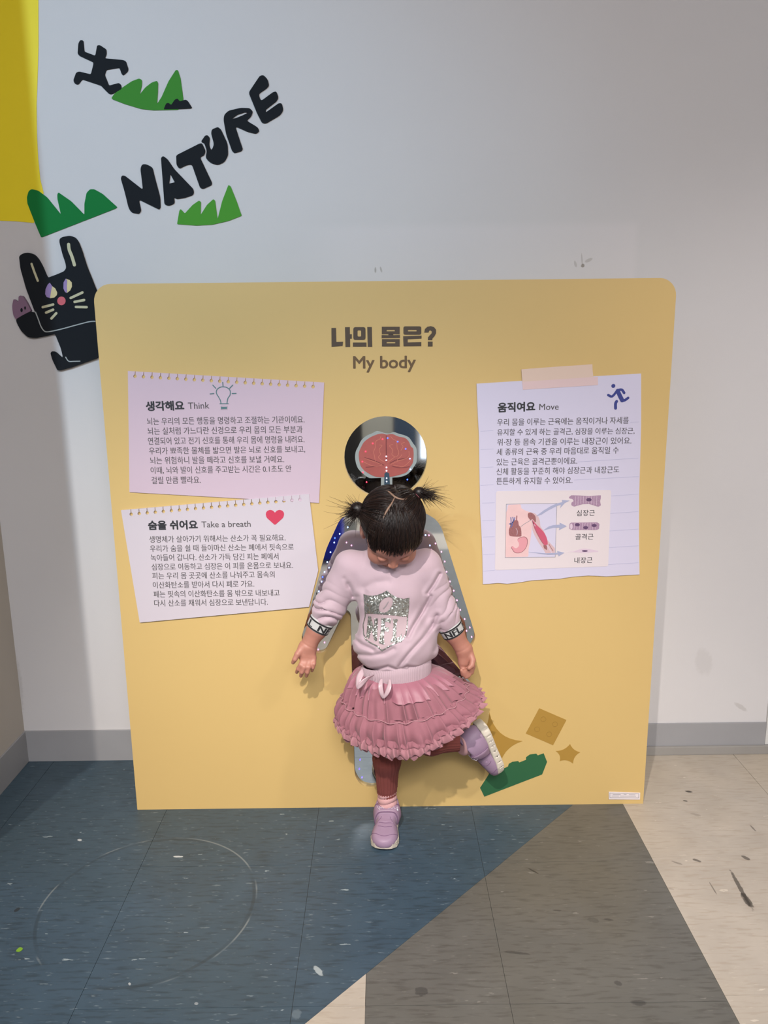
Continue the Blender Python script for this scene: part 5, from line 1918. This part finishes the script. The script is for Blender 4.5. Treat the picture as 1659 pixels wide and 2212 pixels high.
ribbon([(808, 1458, -0.485), (794, 1466, -0.505), (780, 1478, -0.513), (772, 1488, -0.511)], (.003, .016))
ribbon([(772, 1488, -0.511), (774, 1470, -0.505), (780, 1455, -0.490), (784, 1446, -0.475)], (.003, .017))
ribbon([(824, 1466, -0.495), (822, 1480, -0.515), (824, 1496, -0.520), (828, 1509, -0.517)], (.006, .012))
ribbon([(828, 1509, -0.517), (836, 1496, -0.521), (841, 1482, -0.515), (842, 1467, -0.497)], (.003, .013))

# ---------------- hair
def hair_sdf(P):
    L = (P - HC) @ HR
    d = ellip(L, (0, -.012, .022), (.0790, .091, .0800))
    # clear the face: below the fringe line
    cut = (L[:, 1] - .034) * .85 - (L[:, 2] - .008) * 1.0 - .002
    face = smax(-(cut - 0.0), d - .05, .01)
    d = smax(d, cut * .76, .010)
    for s in (-1, 1):
        d = smax(d, -ellip(L, (s * .080, .006, -.016), (.020, .022, .030)), .006)
    d = d + .0010 * np.sin(L[:, 0] * 260 + L[:, 1] * 120) * np.exp(-(L[:, 0] / .05) ** 2)
    return d


V, Q = sdf_mesh(hair_sdf, HC - .13, HC + .13, .0022)
hair = mesh('hair', V, Q, 'scalp', who, smooth=True)
EC = np.array([0, -.012, .022]); ER = np.array([.0790, .091, .0800])


def onhead(d, lift=0.0):
    d = d / np.linalg.norm(d)
    r = 1 / math.sqrt(((d / ER) ** 2).sum())
    return EC + d * (r + lift)


def slerp(a, b, t):
    a = norm(a); b = norm(b)
    w = math.acos(max(-1, min(1, a @ b)))
    if w < 1e-4: return a
    return (a * math.sin((1 - t) * w) + b * math.sin(t * w)) / math.sin(w)


# local x: child's right/left ; image-left pigtail and image-right pigtail directions
sgn = -1 if (HR[:, 0][0] > 0) else 1      # local x value that points to image left
pigL = norm(np.array([sgn * .98, -.30, .10])); pigR = norm(np.array([-sgn * .72, -.62, .42]))
strands = {'hair': [], 'hair2': []}


def add_strand(P, r, m_):
    strands[m_].append((HC + np.asarray(P) @ HR.T, r))


rh = random.Random(3)
for i in range(3600):
    # root anywhere on the scalp, combed to its pigtail or into the fringe
    u = rh.uniform(-1, 1)
    th = rh.uniform(-1.9, 1.25)          # rotation about x from up: +forward
    x = u
    d0 = np.array([math.sin(u * 1.35), math.cos(u * 1.35) * math.sin(th), math.cos(u * 1.35) * math.cos(th)])
    if d0[1] > .62 and d0[2] < .35: continue
    fringe = (d0[1] > -.05 and abs(d0[0]) < .62 and d0[2] > .3 and rh.random() < .8)
    r0 = rh.uniform(.0006, .0011)
    mm = 'hair2' if rh.random() < .3 else 'hair'
    n = 9
    P = []
    if fringe:
        side = d0[0] + rh.uniform(-.12, .12)
        tgt = norm(np.array([side * 1.2, .92, -.13 + rh.uniform(-.10, .09) - .30 * abs(side)]))
        lift1 = rh.uniform(.002, .007)
        for k in range(n):
            t = k / (n - 1)
            P.append(onhead(slerp(d0, tgt, t), .0005 + lift1 * math.sin(t * 2.0)))
    else:
        tgt = pigL if (d0[0] * sgn > -.05) else pigR
        if d0[0] * sgn > -.05 and False: pass
        lift1 = rh.uniform(.001, .005)
        for k in range(n):
            t = k / (n - 1) * .97
            P.append(onhead(slerp(d0, tgt, t), .0005 + lift1 * math.sin(t * 3.0)))
    add_strand(P, r0, mm)


def pigtail(base, outdir, drop, n, length, spread, seed):
    rr = random.Random(seed)
    bp = onhead(base, .004)
    for i in range(n):
        d = norm(outdir + np.array([rr.gauss(0, spread), rr.gauss(0, spread), rr.gauss(0, spread)]))
        L_ = length * rr.uniform(.45, 1.1)
        P = []
        curl = np.array([rr.gauss(0, .75), rr.gauss(0, .75), rr.gauss(0, .75)])
        for k in range(8):
            t = k / 7
            P.append(bp + d * L_ * t + (np.asarray(drop) * L_ * t * t) + curl * L_ * .55 * t * t + np.array([rr.gauss(0, .0016), rr.gauss(0, .0016), rr.gauss(0, .0016)]) * (1 - t))
        add_strand(P, rr.uniform(.0005, .0009), 'hair' if rr.random() < .7 else 'hair2')


W2L = lambda v: HR.T @ np.asarray(v, float)
pigtail(pigL, W2L((-1, -.15, .12)), W2L((-.05, 0, -.25)), 560, .034, .50, 5)
pigtail(pigL, W2L((-1, -.2, .25)), W2L((-.1, 0, -.15)), 26, .056, .42, 15)
pigtail(pigR, W2L((.75, -.1, .75)), W2L((.55, 0, -.75)), 260, .040, .35, 6)
pigtail(pigR, W2L((.8, -.1, .6)), W2L((.6, 0, -.9)), 20, .050, .25, 16)
for mm, L_ in strands.items():
    Vs = []; Fs = []; off = 0
    for P, r in L_:
        n = len(P)
        rad = r * np.array([1 - .75 * (k / (n - 1)) ** 2 for k in range(n)])
        V, F = tube(P, rad, 3)
        Vs.append(V); Fs += [[q + off for q in f] for f in F]; off += len(V)
    o = mesh('strands', np.concatenate(Vs), Fs, mm, hair, smooth=True)
    o['kind'] = 'stuff'
# knot of the pigtails, ties, parting
for base, k_ in ((pigL, 1.0), (pigR, .8)):
    c = HC + HR @ onhead(base, .012)
    V, F = uv_sphere(c, .0195 * k_, 14, 10, (1, .9, 1))
    mesh('bun', V, F, 'hair', hair, smooth=True)
    c2_ = HC + HR @ onhead(base, .002)
    dd = norm(HR @ base)
    A = norm(np.cross(dd, (0, 0, 1))); B = np.cross(dd, A)
    P = np.array([c2_ + (A * math.cos(q) + B * math.sin(q)) * .0125 * k_ for q in np.linspace(0, 2 * math.pi, 20)])
    V, F = tube(P, .0032, 6)
    mesh('hair_tie', V, F, 'tie', hair, smooth=True)
for pts in ([(820, 1060), (838, 1062), (853, 1074), (868, 1079), (882, 1078)], [(853, 1074), (846, 1088), (838, 1100), (830, 1115), (824, 1132)]):
    P = []
    bv = BVHTree.FromPolygons([tuple(HC + HR @ (EC + ER * 1.0 * np.array((math.sin(b) * math.cos(a), math.sin(b) * math.sin(a), math.cos(b))))) for b in np.linspace(0.01, 3.13, 30) for a in np.linspace(0, 2 * math.pi, 40)], [(j * 40 + i, j * 40 + i + 1, (j + 1) * 40 + i + 1, (j + 1) * 40 + i) for j in range(29) for i in range(39)])
    for p in catmull(pts, 5, False):
        d = ray(p[0], p[1])
        h = bv.ray_cast(Vector(CC), Vector(d).normalized(), 5)
        if h[0] is not None: P.append(np.array(h[0]) + HR @ np.array([0, 0, .001]))
    if len(P) > 3:
        n = len(P)
        V, F = tube(np.array(P), [.0030 * (1 - .6 * abs(2 * k / (n - 1) - 1)) for k in range(n)], 6)
        mesh('parting', V, F, 'part_skin', hair, smooth=True)
